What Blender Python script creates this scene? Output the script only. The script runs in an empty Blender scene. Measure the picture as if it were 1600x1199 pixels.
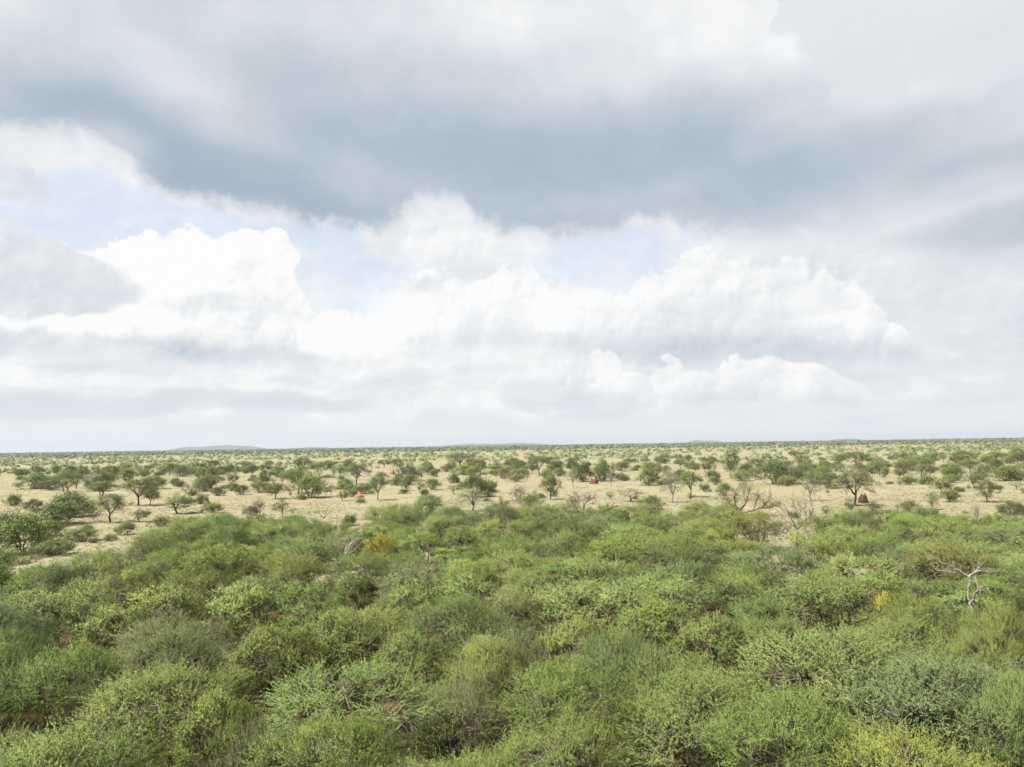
import bpy, math, random
import numpy as np
from mathutils import Matrix, Vector

# ------------------------------------------------------------------ camera
SC = bpy.context.scene
CAM_H = 11.0                     # drone height above the plain, metres
FOC = 1142.0                     # focal length for a 1600 px wide picture
PITCH = math.radians(4.80)
ROLL = math.radians(0.86)
_f = Vector((0, math.cos(PITCH), math.sin(PITCH)))
_r0 = Vector((1, 0, 0)); _u0 = _r0.cross(_f)
_r = (_r0 * math.cos(ROLL) - _u0 * math.sin(ROLL)).normalized()
_u = _r.cross(_f).normalized()
CAM = Vector((0, 0, CAM_H))
cam_data = bpy.data.cameras.new("camera")
cam_data.sensor_width = 36.0
cam_data.lens = FOC / 1600.0 * 36.0
cam_data.clip_start = 0.1
cam_data.clip_end = 60000.0
cam = bpy.data.objects.new("camera", cam_data)
SC.collection.objects.link(cam)
cam.matrix_world = Matrix(((_r.x, _u.x, -_f.x, CAM.x), (_r.y, _u.y, -_f.y, CAM.y),
                           (_r.z, _u.z, -_f.z, CAM.z), (0, 0, 0, 1)))
SC.camera = cam

def ray(px, py):
    return (_f * FOC + _r * (px - 800.0) - _u * (py - 599.5)).normalized()
def project(p):
    d = Vector(p) - CAM
    z = d.dot(_f)
    if z < 0.5: return None
    return (800 + FOC * d.dot(_r) / z, 599.5 - FOC * d.dot(_u) / z, z)
def azel(px, py):
    d = ray(px, py)
    return math.degrees(math.atan2(d.x, d.y)), math.degrees(math.asin(d.z))

# ------------------------------------------------------------------ exposure and sampling
EXPOSURE = 2.10
SC.view_settings.view_transform = 'Standard'
SC.view_settings.look = 'None'
SC.view_settings.gamma = 1.0
SC.view_settings.use_curve_mapping = False
SC.view_settings.exposure = EXPOSURE
SC.render.engine = 'CYCLES'
SC.cycles.use_denoising = True
SC.cycles.max_bounces = 6
SC.cycles.diffuse_bounces = 3
SC.cycles.transmission_bounces = 4
SC.cycles.volume_bounces = 0
SC.cycles.use_adaptive_sampling = True
SC.cycles.adaptive_threshold = 0.02

# ------------------------------------------------------------------ sun
SUN_DIR = Vector((-0.52, -0.26, 0.88)).normalized()      # towards the sun: high, behind the camera's left shoulder
sun_data = bpy.data.lights.new("sun", 'SUN')
sun_data.energy = 4.6
sun_data.angle = math.radians(6.0)                        # sunlight through thin cloud
sun_data.color = (1.0, 0.95, 0.86)
sun = bpy.data.objects.new("sun", sun_data)
SC.collection.objects.link(sun)
sun.location = (-60, -40, 90)
sun.rotation_euler = SUN_DIR.to_track_quat('Z', 'Y').to_euler()

# ------------------------------------------------------------------ world: Nishita sky under procedural cloud
class S:
    """a node socket with arithmetic; every operation adds a Math node"""
    nt = None
    def __init__(self, sock): self.s = sock
    @staticmethod
    def math(op, *a, clamp=False):
        n = S.nt.nodes.new('ShaderNodeMath'); n.operation = op; n.use_clamp = clamp
        for i, v in enumerate(a):
            if isinstance(v, S): S.nt.links.new(v.s, n.inputs[i])
            else: n.inputs[i].default_value = float(v)
        return S(n.outputs[0])
    def __add__(s, o): return S.math('ADD', s, o)
    __radd__ = __add__
    def __sub__(s, o): return S.math('SUBTRACT', s, o)
    def __rsub__(s, o): return S.math('SUBTRACT', o, s)
    def __mul__(s, o): return S.math('MULTIPLY', s, o)
    __rmul__ = __mul__
    def __truediv__(s, o): return S.math('DIVIDE', s, o)
    def clamp(s): return S.math('ADD', s, 0.0, clamp=True)
def smooth(x, a, b):
    n = S.nt.nodes.new('ShaderNodeMapRange'); n.interpolation_type = 'SMOOTHSTEP'
    S.nt.links.new(x.s, n.inputs['Value'])
    n.inputs['From Min'].default_value = a; n.inputs['From Max'].default_value = b
    return S(n.outputs['Result'])
def mixf(a, b, f):                                         # a + (b - a) * f
    n = S.nt.nodes.new('ShaderNodeMix'); n.data_type = 'FLOAT'
    for i, v in ((0, f), (2, a), (3, b)):
        if isinstance(v, S): S.nt.links.new(v.s, n.inputs[i])
        else: n.inputs[i].default_value = float(v)
    return S(n.outputs[0])
def vec_scale(v, sx, sy, sz, off=(0, 0, 0)):
    n = S.nt.nodes.new('ShaderNodeMapping')
    S.nt.links.new(v, n.inputs['Vector'])
    n.inputs['Scale'].default_value = (sx, sy, sz)
    n.inputs['Location'].default_value = off
    return n.outputs[0]
def noise(v, scale, detail=5, rough=0.55, dist=0.0):
    n = S.nt.nodes.new('ShaderNodeTexNoise')
    S.nt.links.new(v, n.inputs['Vector'])
    n.inputs['Scale'].default_value = scale; n.inputs['Detail'].default_value = detail
    n.inputs['Roughness'].default_value = rough; n.inputs['Distortion'].default_value = dist
    return S(n.outputs[0])
def billow(v, scale):
    """rounded puffs with creases between them, three sizes; mean about 0.2"""
    t = None
    for k, (f, a) in enumerate(((1.0, 1.0), (2.1, 0.5), (4.6, 0.26), (9.7, 0.14))):
        n = S.math('ABSOLUTE', noise(vec_scale(v, 1, 1, 1, (3.1 * k, 1.7 * k, 5.3 * k)), scale * f, 0.6, 0.4) - 0.5) * (2.0 * a)
        t = n if t is None else t + n
    return t
def contour(az, pts):
    """elevation (degrees) of an outline drawn over azimuth; pts in degrees"""
    pts = sorted(pts)
    x = (az + 50.0) / 100.0
    n = S.nt.nodes.new('ShaderNodeFloatCurve')
    S.nt.links.new(x.s, n.inputs['Value'])
    c = n.mapping.curves[0]
    P = [((a + 50) / 100, (e + 10) / 60) for a, e in pts]
    P = [(0.0, P[0][1])] + P + [(1.0, P[-1][1])]
    c.points[0].location = P[0]; c.points[1].location = P[-1]
    for q in P[1:-1]: c.points.new(*q)
    for q in c.points: q.handle_type = 'AUTO_CLAMPED'
    n.mapping.update()
    return S(n.outputs[0]) * 60.0 - 10.0

world = bpy.data.worlds.new("World"); SC.world = world
world.use_nodes = True
world.cycles.sampling_method = 'MANUAL'
world.cycles.sample_map_resolution = 256
nt = S.nt = world.node_tree
nt.nodes.clear()
w_out = nt.nodes.new('ShaderNodeOutputWorld')
w_bg = nt.nodes.new('ShaderNodeBackground')
SKY_STRENGTH = 0.055
w_bg.inputs['Strength'].default_value = SKY_STRENGTH
nt.links.new(w_bg.outputs[0], w_out.inputs[0])
sky_n = nt.nodes.new('ShaderNodeTexSky'); sky_n.sky_type = 'NISHITA'; sky_n.sun_disc = False
sky_n.sun_elevation = math.asin(SUN_DIR.z)
sky_n.sun_rotation = math.atan2(SUN_DIR.x, SUN_DIR.y)
sky_n.air_density = 1.0; sky_n.dust_density = 2.0; sky_n.ozone_density = 0.4
tc = nt.nodes.new('ShaderNodeTexCoord')
DIR = tc.outputs['Generated']
sep = nt.nodes.new('ShaderNodeSeparateXYZ'); nt.links.new(DIR, sep.inputs[0])
dx, dy, dz = (S(o) for o in sep.outputs)
AZ = S.math('ARCTAN2', dx, dy) * (180 / math.pi)
EL = S.math('ARCSINE', dz) * (180 / math.pi)
def pts(*pp): return [azel(*p) for p in pp]

# slow warps shared by all layers
wa = noise(vec_scale(DIR, 1, 1, 1.6), 5.0, 2.5, 0.5) - 0.5
wb = noise(vec_scale(DIR, 1, 1, 1.6, (7.3, 1.1, 3.7)), 5.0, 2.5, 0.5) - 0.5
aw, ew = AZ + wa * 6.0, EL + wb * 4.0
comb = nt.nodes.new('ShaderNodeCombineXYZ')
nt.links.new(aw.s, comb.inputs[0]); nt.links.new(ew.s, comb.inputs[1])
AE = comb.outputs[0]
def blobs(*items, base=0.0):
    """sum of soft oval patches (x, y, rx, ry, amount[, turn]); centres and radii become degrees of sky"""
    t = base
    for px, py, rx, ry, amp, *rot in items:
        a0, e0 = azel(px, py)
        n = nt.nodes.new('ShaderNodeMapping'); n.vector_type = 'TEXTURE'
        nt.links.new(AE, n.inputs['Vector'])
        n.inputs['Location'].default_value = (a0, e0, 0)
        n.inputs['Rotation'].default_value = (0, 0, rot[0] if rot else 0.0)
        n.inputs['Scale'].default_value = (rx / 20 * 1.75, ry / 20 * 1.75, 1)
        d = nt.nodes.new('ShaderNodeVectorMath'); d.operation = 'DOT_PRODUCT'
        nt.links.new(n.outputs[0], d.inputs[0]); nt.links.new(n.outputs[0], d.inputs[1])
        m = nt.nodes.new('ShaderNodeMapRange'); m.interpolation_type = 'SMOOTHSTEP'
        nt.links.new(d.outputs['Value'], m.inputs['Value'])
        m.inputs['From Min'].default_value = 1.0; m.inputs['From Max'].default_value = 0.0
        m.inputs['To Max'].default_value = amp
        t = S(m.outputs[0]) + t
    return t

fb = noise(DIR, 9.0, 7, 0.55) - 0.5                           # mid fBm
fs = noise(vec_scale(DIR, 1, 1, 4.0), 7.0, 6, 0.55) - 0.5     # streaky fBm
fine = noise(DIR, 30.0, 6, 0.66) - 0.5
bil = billow(DIR, 19.0) - 0.27
DIR2 = vec_scale(DIR, 1, 1, 1, (-0.005, 0.0, 0.006))          # a little towards the sun
fl = noise(DIR, 9.0, 2.5, 0.5)
fl2 = noise(vec_scale(DIR, 1, 1, 1, (-0.018, 0.0, 0.022)), 9.0, 2.5, 0.5)
bil2 = billow(DIR2, 19.0) - 0.27
relief = (fl - fl2) * 1.3 + (bil - bil2) * 0.55               # + on the side that faces the sun
puff = fb * 1.2 + bil * 1.3 + fine * 0.8

# --- high thin veil (light grey) with blue openings
L = blobs((1560, 480, 330, 130, -0.16), (640, 430, 170, 60, -0.02), (1450, 60, 260, 110, -0.12), (1250, 470, 260, 60, 0.04), (640, 520, 240, 60, 0.08), base=0.87 + fs * 0.40)
L = L + relief * 0.30 + fine * 0.10
open_ = blobs((150, 318, 140, 36, 1.25), (480, 365, 60, 20, 1.0), (330, 350, 80, 22, 0.9), (545, 440, 85, 50, 0.95), (955, 405, 100, 48, 0.95),
              (735, 505, 45, 24, 0.8), (70, 372, 45, 18, 0.8), (420, 620, 220, 16, 0.25), (890, 500, 70, 16, 0.35))
OPEN = smooth(open_ + puff * 0.8, 0.32, 1.05)
# --- hazy band above the horizon
L = mixf(L, 0.83 + fs * 0.22, smooth(EL + fs * 5.0, 6.0, 1.5))
OPEN = OPEN * smooth(EL, 2.0, 5.0)

def cumulus(top, base, amp=1.5, soft=(-0.2, 0.5), white=1.0, grey=0.45, left=None, right=None, basesoft=1.2, up=0.5, rel=0.5, fade=2.5):
    """cloud bank between two outlines: puffy lit top, flat grey base -> (brightness, cover)"""
    A = AZ + (fb - wa) * 5.0 + bil * 1.2
    T, B = contour(A, top), contour(AZ, base)
    h = T - EL + puff * amp * 1.5
    g = EL - B + fs * 2.0
    m = smooth(h, *soft) * smooth(g, -0.3, basesoft)
    if left is not None: m = m * smooth(A, left - 2.5, left + 2.5)
    if right is not None: m = m * smooth(A, right + fade, right - fade)
    T2 = contour(AZ + wa * 3.0, top)                          # smooth outline for the shading, so that it does not streak
    t = ((EL - B + fb * 4.0) / S.math('MAXIMUM', T2 - B, 1.0)).clamp()
    b = mixf(grey, white, smooth(t, 0.0, up)) + relief * rel
    return b, m
def over(L, OPEN, b, m):
    return mixf(L, b, m), OPEN * (1.0 - m)

# --- far streaks and low puffs near the horizon
m = smooth(blobs((130, 560, 260, 20, 0.10), (150, 605, 330, 30, 0.18), (620, 610, 160, 30, 0.12), (300, 655, 400, 16, 0.14), (1500, 610, 80, 14, 0.10), (700, 645, 160, 14, 0.12), base=fs + fine * 0.4), 0.06, 0.26)
L, OPEN = over(L, OPEN, 0.93 + relief * 0.3, m * smooth(EL, 1.0, 2.4) * smooth(EL, 11, 8) * 0.75)
m = smooth(blobs((30, 628, 300, 16, 0.26), (330, 632, 240, 12, 0.16), (120, 590, 240, 12, 0.14), (700, 600, 200, 14, 0.12), (1300, 645, 260, 10, 0.12), (1450, 575, 240, 14, 0.16), base=0.0 - fs + fine * 0.3), 0.04, 0.46)
L, OPEN = over(L, OPEN, 0.60 + fine * 0.2, m * 0.72 * smooth(EL, 10, 8))
# --- middle bank
b, m = cumulus(pts((540, 500), (580, 462), (640, 446), (700, 436), (745, 430), (790, 414), (818, 412), (838, 430), (860, 446), (930, 452), (985, 460),
                   (1005, 440), (1060, 418), (1130, 408), (1220, 418), (1300, 425), (1345, 440), (1375, 478), (1420, 520), (1480, 535)),
               pts((540, 540), (700, 550), (850, 555), (980, 570), (1060, 576), (1300, 574), (1480, 560)),
               amp=1.3, soft=(-0.15, 0.45), white=0.97, grey=0.74, left=-11, right=30, up=0.7)
b = blobs((1010, 560, 60, 22, -0.14), (1230, 552, 220, 22, -0.20), (1120, 505, 140, 34, -0.10), (1300, 518, 36, 14, 0.22), (640, 440, 40, 14, -0.14), (560, 520, 120, 40, 0.12), base=b)
L, OPEN = over(L, OPEN, b, m * 0.85)
# --- low bank in front of it
b, m = cumulus(pts((820, 640), (860, 612), (880, 590), (890, 566), (930, 545), (962, 550), (975, 582), (1010, 585), (1045, 578), (1060, 562), (1075, 578),
                   (1140, 572), (1185, 558), (1245, 562), (1300, 585), (1345, 605), (1400, 640)),
               pts((820, 638), (1000, 638), (1250, 632), (1400, 640)),
               amp=0.6, soft=(-0.08, 0.22), white=0.97, grey=0.76, left=3, right=25, basesoft=0.5, up=0.6, rel=0.6)
L, OPEN = over(L, OPEN, b, m * 0.85)
m = smooth(blobs((960, 630, 150, 12, 0.30), base=fine * 0.3 - fs), 0.12, 0.34)
L, OPEN = over(L, OPEN, 0.62, m * 0.5)
# --- great white bank on the left
b, m = cumulus(pts((-100, 400), (0, 392), (60, 384), (110, 386), (150, 380), (175, 366), (215, 350), (248, 360), (275, 350), (305, 354), (340, 372), (362, 376), (385, 356),
                   (440, 356), (458, 378), (468, 398), (470, 450), (480, 480), (560, 494), (625, 522), (655, 548), (680, 600)),
               pts((-100, 562), (0, 562), (200, 570), (400, 580), (560, 578), (680, 585)),
               amp=1.0, soft=(-0.05, 0.22), white=1.04, grey=0.54, right=-9.0, basesoft=1.6, up=0.45, rel=0.6, fade=7.0)
b = blobs((110, 512, 170, 16, 0.16), (320, 475, 90, 14, -0.12), (420, 480, 60, 30, -0.05), (540, 540, 120, 30, 0.10), (250, 552, 260, 12, -0.06), base=b)
L, OPEN = over(L, OPEN, b, m)
# --- small grey cloud in front of it at the far left
q = blobs((10, 425, 70, 50, 1.0), (95, 435, 70, 34, 0.95), (-130, 440, 130, 44, 1.0), (15, 275, 50, 22, 0.8))
m = smooth(q + puff * 0.7 + fine * 0.3, 0.25, 0.95) * smooth(q, 0.05, 0.35)
b = blobs((60, 375, 140, 30, 0.16), base=0.58 + fb * 0.45 + relief * 0.45)
L, OPEN = over(L, OPEN, b, m * 0.8)

# --- cloud deck overhead: soft dark underside that lightens upwards
low = contour(AZ + fb * 4.0, pts((-100, 205), (0, 218), (60, 226), (120, 238), (185, 262), (215, 298), (290, 325), (370, 338), (450, 350), (520, 362), (570, 366), (625, 350), (645, 336),
                      (712, 330), (735, 356), (800, 368), (870, 372), (930, 366), (1000, 352), (1080, 350), (1180, 372), (1300, 380), (1420, 395), (1600, 420), (1750, 430)))
d = EL - low                                                    # degrees above the underside's edge
h = d + fb * 3.2 + fine * 1.7 + bil * 1.6
M = smooth(h, -0.6, 1.5)
D = 0.60 + smooth(d, 6.0, 20.0) * 0.13 + wb * 0.25 + fb * 0.30 + fs * 0.14 + bil * 0.10
D = blobs((760, 290, 540, 80, -0.30, 0.04), (330, 270, 220, 42, -0.16, -0.40), (60, 175, 230, 40, -0.22, -0.22), (1060, 205, 240, 50, -0.15, 0.16),
          (560, 345, 100, 24, -0.14), (860, 352, 120, 20, -0.12), (480, 70, 300, 80, -0.13, -0.3), (700, 170, 260, 60, -0.10), (360, 205, 130, 30, 0.03, -0.55), (320, 120, 160, 50, -0.07), (130, 75, 190, 50, 0.08, -0.3),
          (650, 20, 200, 60, 0.09), (1080, 60, 260, 100, 0.14), (1270, 130, 80, 50, 0.12), (170, 240, 60, 26, 0.25), (690, 345, 45, 14, 0.22), (175, 235, 40, 14, 0.15),
          # towards the right: paler, with slanting grey streaks
          (1280, 290, 260, 40, -0.12, 0.18), (1580, 345, 100, 24, -0.32, 0.12), (1560, 260, 160, 24, -0.18, 0.2), (1380, 215, 160, 24, -0.06, 0.25), (1480, 165, 190, 40, 0.16), (1440, 350, 130, 44, 0.14), base=D)
D = D + smooth(h, 1.8, 0.2) * smooth(AZ, 20, 5) * 0.30
L, OPEN = mixf(L, D, M), OPEN * (1.0 - M)
# crisp sunlit head standing out against the veil at the upper right
head = contour(AZ + (fb - wa) * 6.0 + bil * 3.0, pts((900, -60), (1190, -60), (1220, 20), (1232, 66), (1262, 62), (1285, 92), (1312, 118), (1320, 160), (1345, 175), (1400, 150), (1430, 140), (1480, 150), (1530, 160), (1560, 140), (1600, 128), (1700, 150)))
hh = EL - head - puff * 1.6
M = smooth(hh, -0.3, 0.7) * smooth(AZ, 14, 17)
L = mixf(L, 0.69 + fs * 0.16 + (EL - 20.0) * 0.005, M * 0.85)

ramp = nt.nodes.new('ShaderNodeValToRGB')
nt.links.new(L.clamp().s, ramp.inputs[0])
cr = ramp.color_ramp
cr.elements[0].position = 0.0; cr.elements[0].color = (0.39, 0.47, 0.565, 1)
cr.elements[1].position = 1.0; cr.elements[1].color = (0.985, 0.985, 0.98, 1)
for p, c in ((0.25, (0.465, 0.545, 0.635)), (0.5, (0.615, 0.67, 0.73)), (0.72, (0.755, 0.79, 0.825)), (0.85, (0.85, 0.87, 0.885))):
    e = cr.elements.new(p); e.color = (*c, 1)
# cloud radiance expressed in the sky texture's own units
gain = nt.nodes.new('ShaderNodeVectorMath'); gain.operation = 'SCALE'
nt.links.new(ramp.outputs[0], gain.inputs[0]); gain.inputs['Scale'].default_value = 1.0 / (SKY_STRENGTH * 2.0 ** EXPOSURE)
# clear sky seen through thin cirrus
veil = nt.nodes.new('ShaderNodeMix'); veil.data_type = 'RGBA'
nt.links.new(sky_n.outputs[0], veil.inputs[6])
nt.links.new(gain.outputs[0], veil.inputs[7])
veil.inputs[0].default_value = 0.66
fin = nt.nodes.new('ShaderNodeMix'); fin.data_type = 'RGBA'
nt.links.new(OPEN.s, fin.inputs[0]); nt.links.new(gain.outputs[0], fin.inputs[6]); nt.links.new(veil.outputs[2], fin.inputs[7])
nt.links.new(fin.outputs[2], w_bg.inputs['Color'])

# ================================================================== helpers
COL = SC.collection
RNG = np.random.default_rng(20240611)

def new_mat(name):
    m = bpy.data.materials.new(name); m.use_nodes = True
    t = m.node_tree; t.nodes.clear()
    o = t.nodes.new('ShaderNodeOutputMaterial')
    return m, t, o
def node(t, kind, **inp):
    n = t.nodes.new(kind)
    for k, v in inp.items():
        s = n.inputs[k.replace('_', ' ')]
        if hasattr(v, 'is_output'): t.links.new(v, s)
        else: s.default_value = v
    return n
def ramp_node(t, fac, stops):
    n = t.nodes.new('ShaderNodeValToRGB'); t.links.new(fac, n.inputs[0])
    e = n.color_ramp.elements
    e[0].position, e[0].color = stops[0][0], (*stops[0][1], 1)
    e[1].position, e[1].color = stops[-1][0], (*stops[-1][1], 1)
    for p, c in stops[1:-1]:
        q = e.new(p); q.color = (*c, 1)
    return n.outputs[0]
def mix_rgb(t, fac, a, b, mode='MIX'):
    n = t.nodes.new('ShaderNodeMix'); n.data_type = 'RGBA'; n.blend_type = mode
    for i, v in ((0, fac), (6, a), (7, b)):
        if hasattr(v, 'is_output'): t.links.new(v, n.inputs[i])
        else: n.inputs[i].default_value = v if i == 0 else (*v, 1)
    return n.outputs[2]

def mesh_from(name, V, F, mat, tone=None, smooth=False, cn=None):
    """V (n,3); F (m,3) or (m,4) or a list of such arrays"""
    V = np.asarray(V, np.float32)
    Fs = F if isinstance(F, list) else [F]
    Fs = [np.asarray(f, np.int32) for f in Fs if len(f)]
    me = bpy.data.meshes.new(name)
    me.vertices.add(len(V)); me.vertices.foreach_set('co', V.ravel())
    loops = np.concatenate([f.ravel() for f in Fs])
    sizes = np.concatenate([np.full(len(f), f.shape[1], np.int32) for f in Fs])
    starts = np.concatenate([[0], np.cumsum(sizes)[:-1]]).astype(np.int32)
    me.loops.add(len(loops)); me.loops.foreach_set('vertex_index', loops)
    me.polygons.add(len(sizes)); me.polygons.foreach_set('loop_start', starts); me.polygons.foreach_set('loop_total', sizes)
    if smooth: me.polygons.foreach_set('use_smooth', np.ones(len(sizes), bool))
    if tone is not None:
        a = me.attributes.new('tone', 'FLOAT', 'FACE'); a.data.foreach_set('value', np.asarray(tone, np.float32))
    if cn is not None:
        a = me.attributes.new('cn', 'FLOAT_VECTOR', 'FACE'); a.data.foreach_set('vector', np.asarray(cn, np.float32).ravel())
    me.update(calc_edges=True)
    me.materials.append(mat)
    return me
def link(name, data, parent=None, loc=None):
    o = bpy.data.objects.new(name, data); COL.objects.link(o)
    if parent is not None: o.parent = parent
    if loc is not None: o.location = loc
    return o
def tag(o, label=None, category=None, group=None, kind=None):
    for k, v in (('label', label), ('category', category), ('group', group), ('kind', kind)):
        if v: o[k] = v
    return o

def gh(x, y):
    """height of the plain, gently uneven"""
    return 0.28 * np.sin(x / 37 + 1.3) * np.sin(y / 53 + 0.4) + 0.18 * np.sin(x / 91 - y / 71)
def at(px, py, z=None):
    """point on the plain (or on the level z) seen in that direction"""
    d = ray(px, py)
    if z is not None:
        k = (z - CAM_H) / d.z
        return CAM + d * k
    k = -CAM_H / d.z
    for _ in range(4):
        p = CAM + d * k
        k = (float(gh(p.x, p.y)) - CAM_H) / d.z
    return CAM + d * k
def unit(a):
    return a / np.maximum(np.linalg.norm(a, axis=-1, keepdims=True), 1e-9)

# ------------------------------------------------------------------ materials
def crown_normal(t, share=0.62):
    """shading normal of a leaf: its own face, bent towards the side of the crown on which it grows"""
    a = t.nodes.new('ShaderNodeAttribute'); a.attribute_name = 'cn'
    v = t.nodes.new('ShaderNodeVectorTransform'); v.vector_type = 'NORMAL'; v.convert_from = 'OBJECT'; v.convert_to = 'WORLD'
    t.links.new(a.outputs['Vector'], v.inputs[0])
    g = t.nodes.new('ShaderNodeNewGeometry')
    m = t.nodes.new('ShaderNodeMix'); m.data_type = 'VECTOR'; m.inputs[0].default_value = share
    t.links.new(g.outputs['Normal'], m.inputs[4]); t.links.new(v.outputs[0], m.inputs[5])
    n = t.nodes.new('ShaderNodeVectorMath'); n.operation = 'NORMALIZE'
    t.links.new(m.outputs[1], n.inputs[0])
    return n.outputs[0]
def leaf_material(name, rough=0.55, trans=0.30):
    m, t, o = new_mat(name)
    oi = node(t, 'ShaderNodeObjectInfo')
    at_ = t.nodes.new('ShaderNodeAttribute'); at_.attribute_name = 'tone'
    # tone: every shoot has its own shade, from fresh yellow-green to older blue-green leaf; the fresh end also carries painted highlights
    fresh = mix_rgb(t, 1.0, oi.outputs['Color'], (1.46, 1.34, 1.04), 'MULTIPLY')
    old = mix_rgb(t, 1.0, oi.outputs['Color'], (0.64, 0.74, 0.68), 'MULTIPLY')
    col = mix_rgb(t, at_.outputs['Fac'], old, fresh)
    p = node(t, 'ShaderNodeBsdfPrincipled', Base_Color=col, Roughness=rough)
    p.inputs['Specular IOR Level'].default_value = 0.10
    tr = node(t, 'ShaderNodeBsdfTranslucent', Color=mix_rgb(t, 1.0, col, (1.06, 1.16, 0.60), 'MULTIPLY'))
    nrm = crown_normal(t); t.links.new(nrm, p.inputs['Normal']); t.links.new(nrm, tr.inputs['Normal'])
    mx = t.nodes.new('ShaderNodeMixShader'); mx.inputs[0].default_value = trans
    t.links.new(p.outputs[0], mx.inputs[1]); t.links.new(tr.outputs[0], mx.inputs[2])
    t.links.new(mx.outputs[0], o.inputs[0])
    return m
def bark_material(name, c0, c1, scale=14.0):
    m, t, o = new_mat(name)
    tcn = node(t, 'ShaderNodeTexCoord')
    n = node(t, 'ShaderNodeTexNoise', Vector=tcn.outputs['Object'], Scale=scale, Detail=5.0, Roughness=0.65)
    col = ramp_node(t, n.outputs[0], [(0.3, c0), (0.7, c1)])
    p = node(t, 'ShaderNodeBsdfPrincipled', Base_Color=col, Roughness=0.9)
    p.inputs['Specular IOR Level'].default_value = 0.2
    b = node(t, 'ShaderNodeBump', Height=n.outputs[0], Strength=0.6, Distance=0.02)
    t.links.new(b.outputs[0], p.inputs['Normal'])
    t.links.new(p.outputs[0], o.inputs[0])
    return m
M_LEAF = leaf_material('thorn_leaf')
M_BARK = bark_material('brown_bark', (0.045, 0.034, 0.027), (0.13, 0.105, 0.08))
M_GREY = bark_material('grey_bark', (0.075, 0.066, 0.055), (0.18, 0.16, 0.135))
M_WHITE = bark_material('bleached_wood', (0.075, 0.066, 0.056), (0.24, 0.215, 0.18), 5.0)

def plain_colour(t):
    """dry grass plain: straw, pinkish straw, greener and barer patches, litter under the near thicket"""
    g = node(t, 'ShaderNodeNewGeometry')
    pos = g.outputs['Position']
    def nz(scale, detail, sx=1.0, sy=1.0, off=(0, 0, 0)):
        mp = node(t, 'ShaderNodeMapping', Vector=pos, Scale=(sx, sy, 0.0), Location=off)
        return node(t, 'ShaderNodeTexNoise', Vector=mp.outputs[0], Scale=scale, Detail=detail, Roughness=0.6).outputs[0]
    big = nz(0.022, 5.0, 1.0, 0.75); mid = nz(0.09, 6.0, 1.0, 0.8, (31, 7, 0)); fine_ = nz(1.1, 5.0)
    col = ramp_node(t, mid, [(0.30, (0.104, 0.097, 0.057)), (0.48, (0.129, 0.118, 0.074)), (0.62, (0.140, 0.127, 0.085)), (0.78, (0.173, 0.160, 0.114))])
    pink = ramp_node(t, big, [(0.45, (0, 0, 0)), (0.62, (1, 1, 1))])
    col = mix_rgb(t, pink, col, mix_rgb(t, 1.0, col, (1.01, 0.97, 0.95), 'MULTIPLY'))
    green = ramp_node(t, nz(0.05, 4.0, 1, 1, (90, 13, 0)), [(0.54, (0, 0, 0)), (0.70, (1, 1, 1))])
    col = mix_rgb(t, green, col, mix_rgb(t, 1.0, col, (0.80, 0.92, 0.62), 'MULTIPLY'))
    col = mix_rgb(t, 1.0, col, ramp_node(t, fine_, [(0.25, (0.90, 0.90, 0.88)), (0.75, (1.06, 1.06, 1.05))]), 'MULTIPLY')
    return col, pos, fine_

# ------------------------------------------------------------------ ground
def build_ground():
    ys = np.concatenate([np.linspace(-90, 160, 64)[:-1], np.geomspace(160, 16000, 60)])
    xs = np.geomspace(4, 14000, 60); xs = np.concatenate([-xs[::-1], [0], xs])
    X, Y = np.meshgrid(xs, ys)
    Z = gh(X, Y)
    V = np.stack([X, Y, Z], -1).reshape(-1, 3)
    n, m = len(ys), len(xs)
    i = np.arange((n - 1) * (m - 1)); r, c = i // (m - 1), i % (m - 1)
    F = np.stack([r * m + c, r * m + c + 1, (r + 1) * m + c + 1, (r + 1) * m + c], -1)
    mat, t, o = new_mat('dry_grass_plain')
    col, pos, fine_ = plain_colour(t)
    # reddish litter and bare soil below the thicket
    sepn = node(t, 'ShaderNodeSeparateXYZ', Vector=pos)
    wob = node(t, 'ShaderNodeTexNoise', Vector=pos, Scale=0.12, Detail=4.0)
    ad = node(t, 'ShaderNodeMath'); ad.operation = 'MULTIPLY_ADD'
    t.links.new(wob.outputs[0], ad.inputs[0]); ad.inputs[1].default_value = 30.0; t.links.new(sepn.outputs[1], ad.inputs[2])
    mr = node(t, 'ShaderNodeMapRange', Value=ad.outputs[0]); mr.inputs['From Min'].default_value = 78.0; mr.inputs['From Max'].default_value = 66.0
    litter = ramp_node(t, node(t, 'ShaderNodeTexNoise', Vector=pos, Scale=0.9, Detail=6.0, Roughness=0.7).outputs[0],
                       [(0.3, (0.022, 0.016, 0.009)), (0.5, (0.042, 0.031, 0.016)), (0.7, (0.085, 0.062, 0.030))])
    col = mix_rgb(t, mr.outputs[0], col, litter)
    p = node(t, 'ShaderNodeBsdfPrincipled', Base_Color=col, Roughness=0.95)
    p.inputs['Specular IOR Level'].default_value = 0.1
    b = node(t, 'ShaderNodeBump', Height=fine_, Strength=0.35, Distance=0.2)
    t.links.new(b.outputs[0], p.inputs['Normal'])
    t.links.new(p.outputs[0], o.inputs[0])
    g = link('ground', mesh_from('ground', V, F, mat, smooth=True))
    tag(g, kind='structure')
build_ground()

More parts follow.
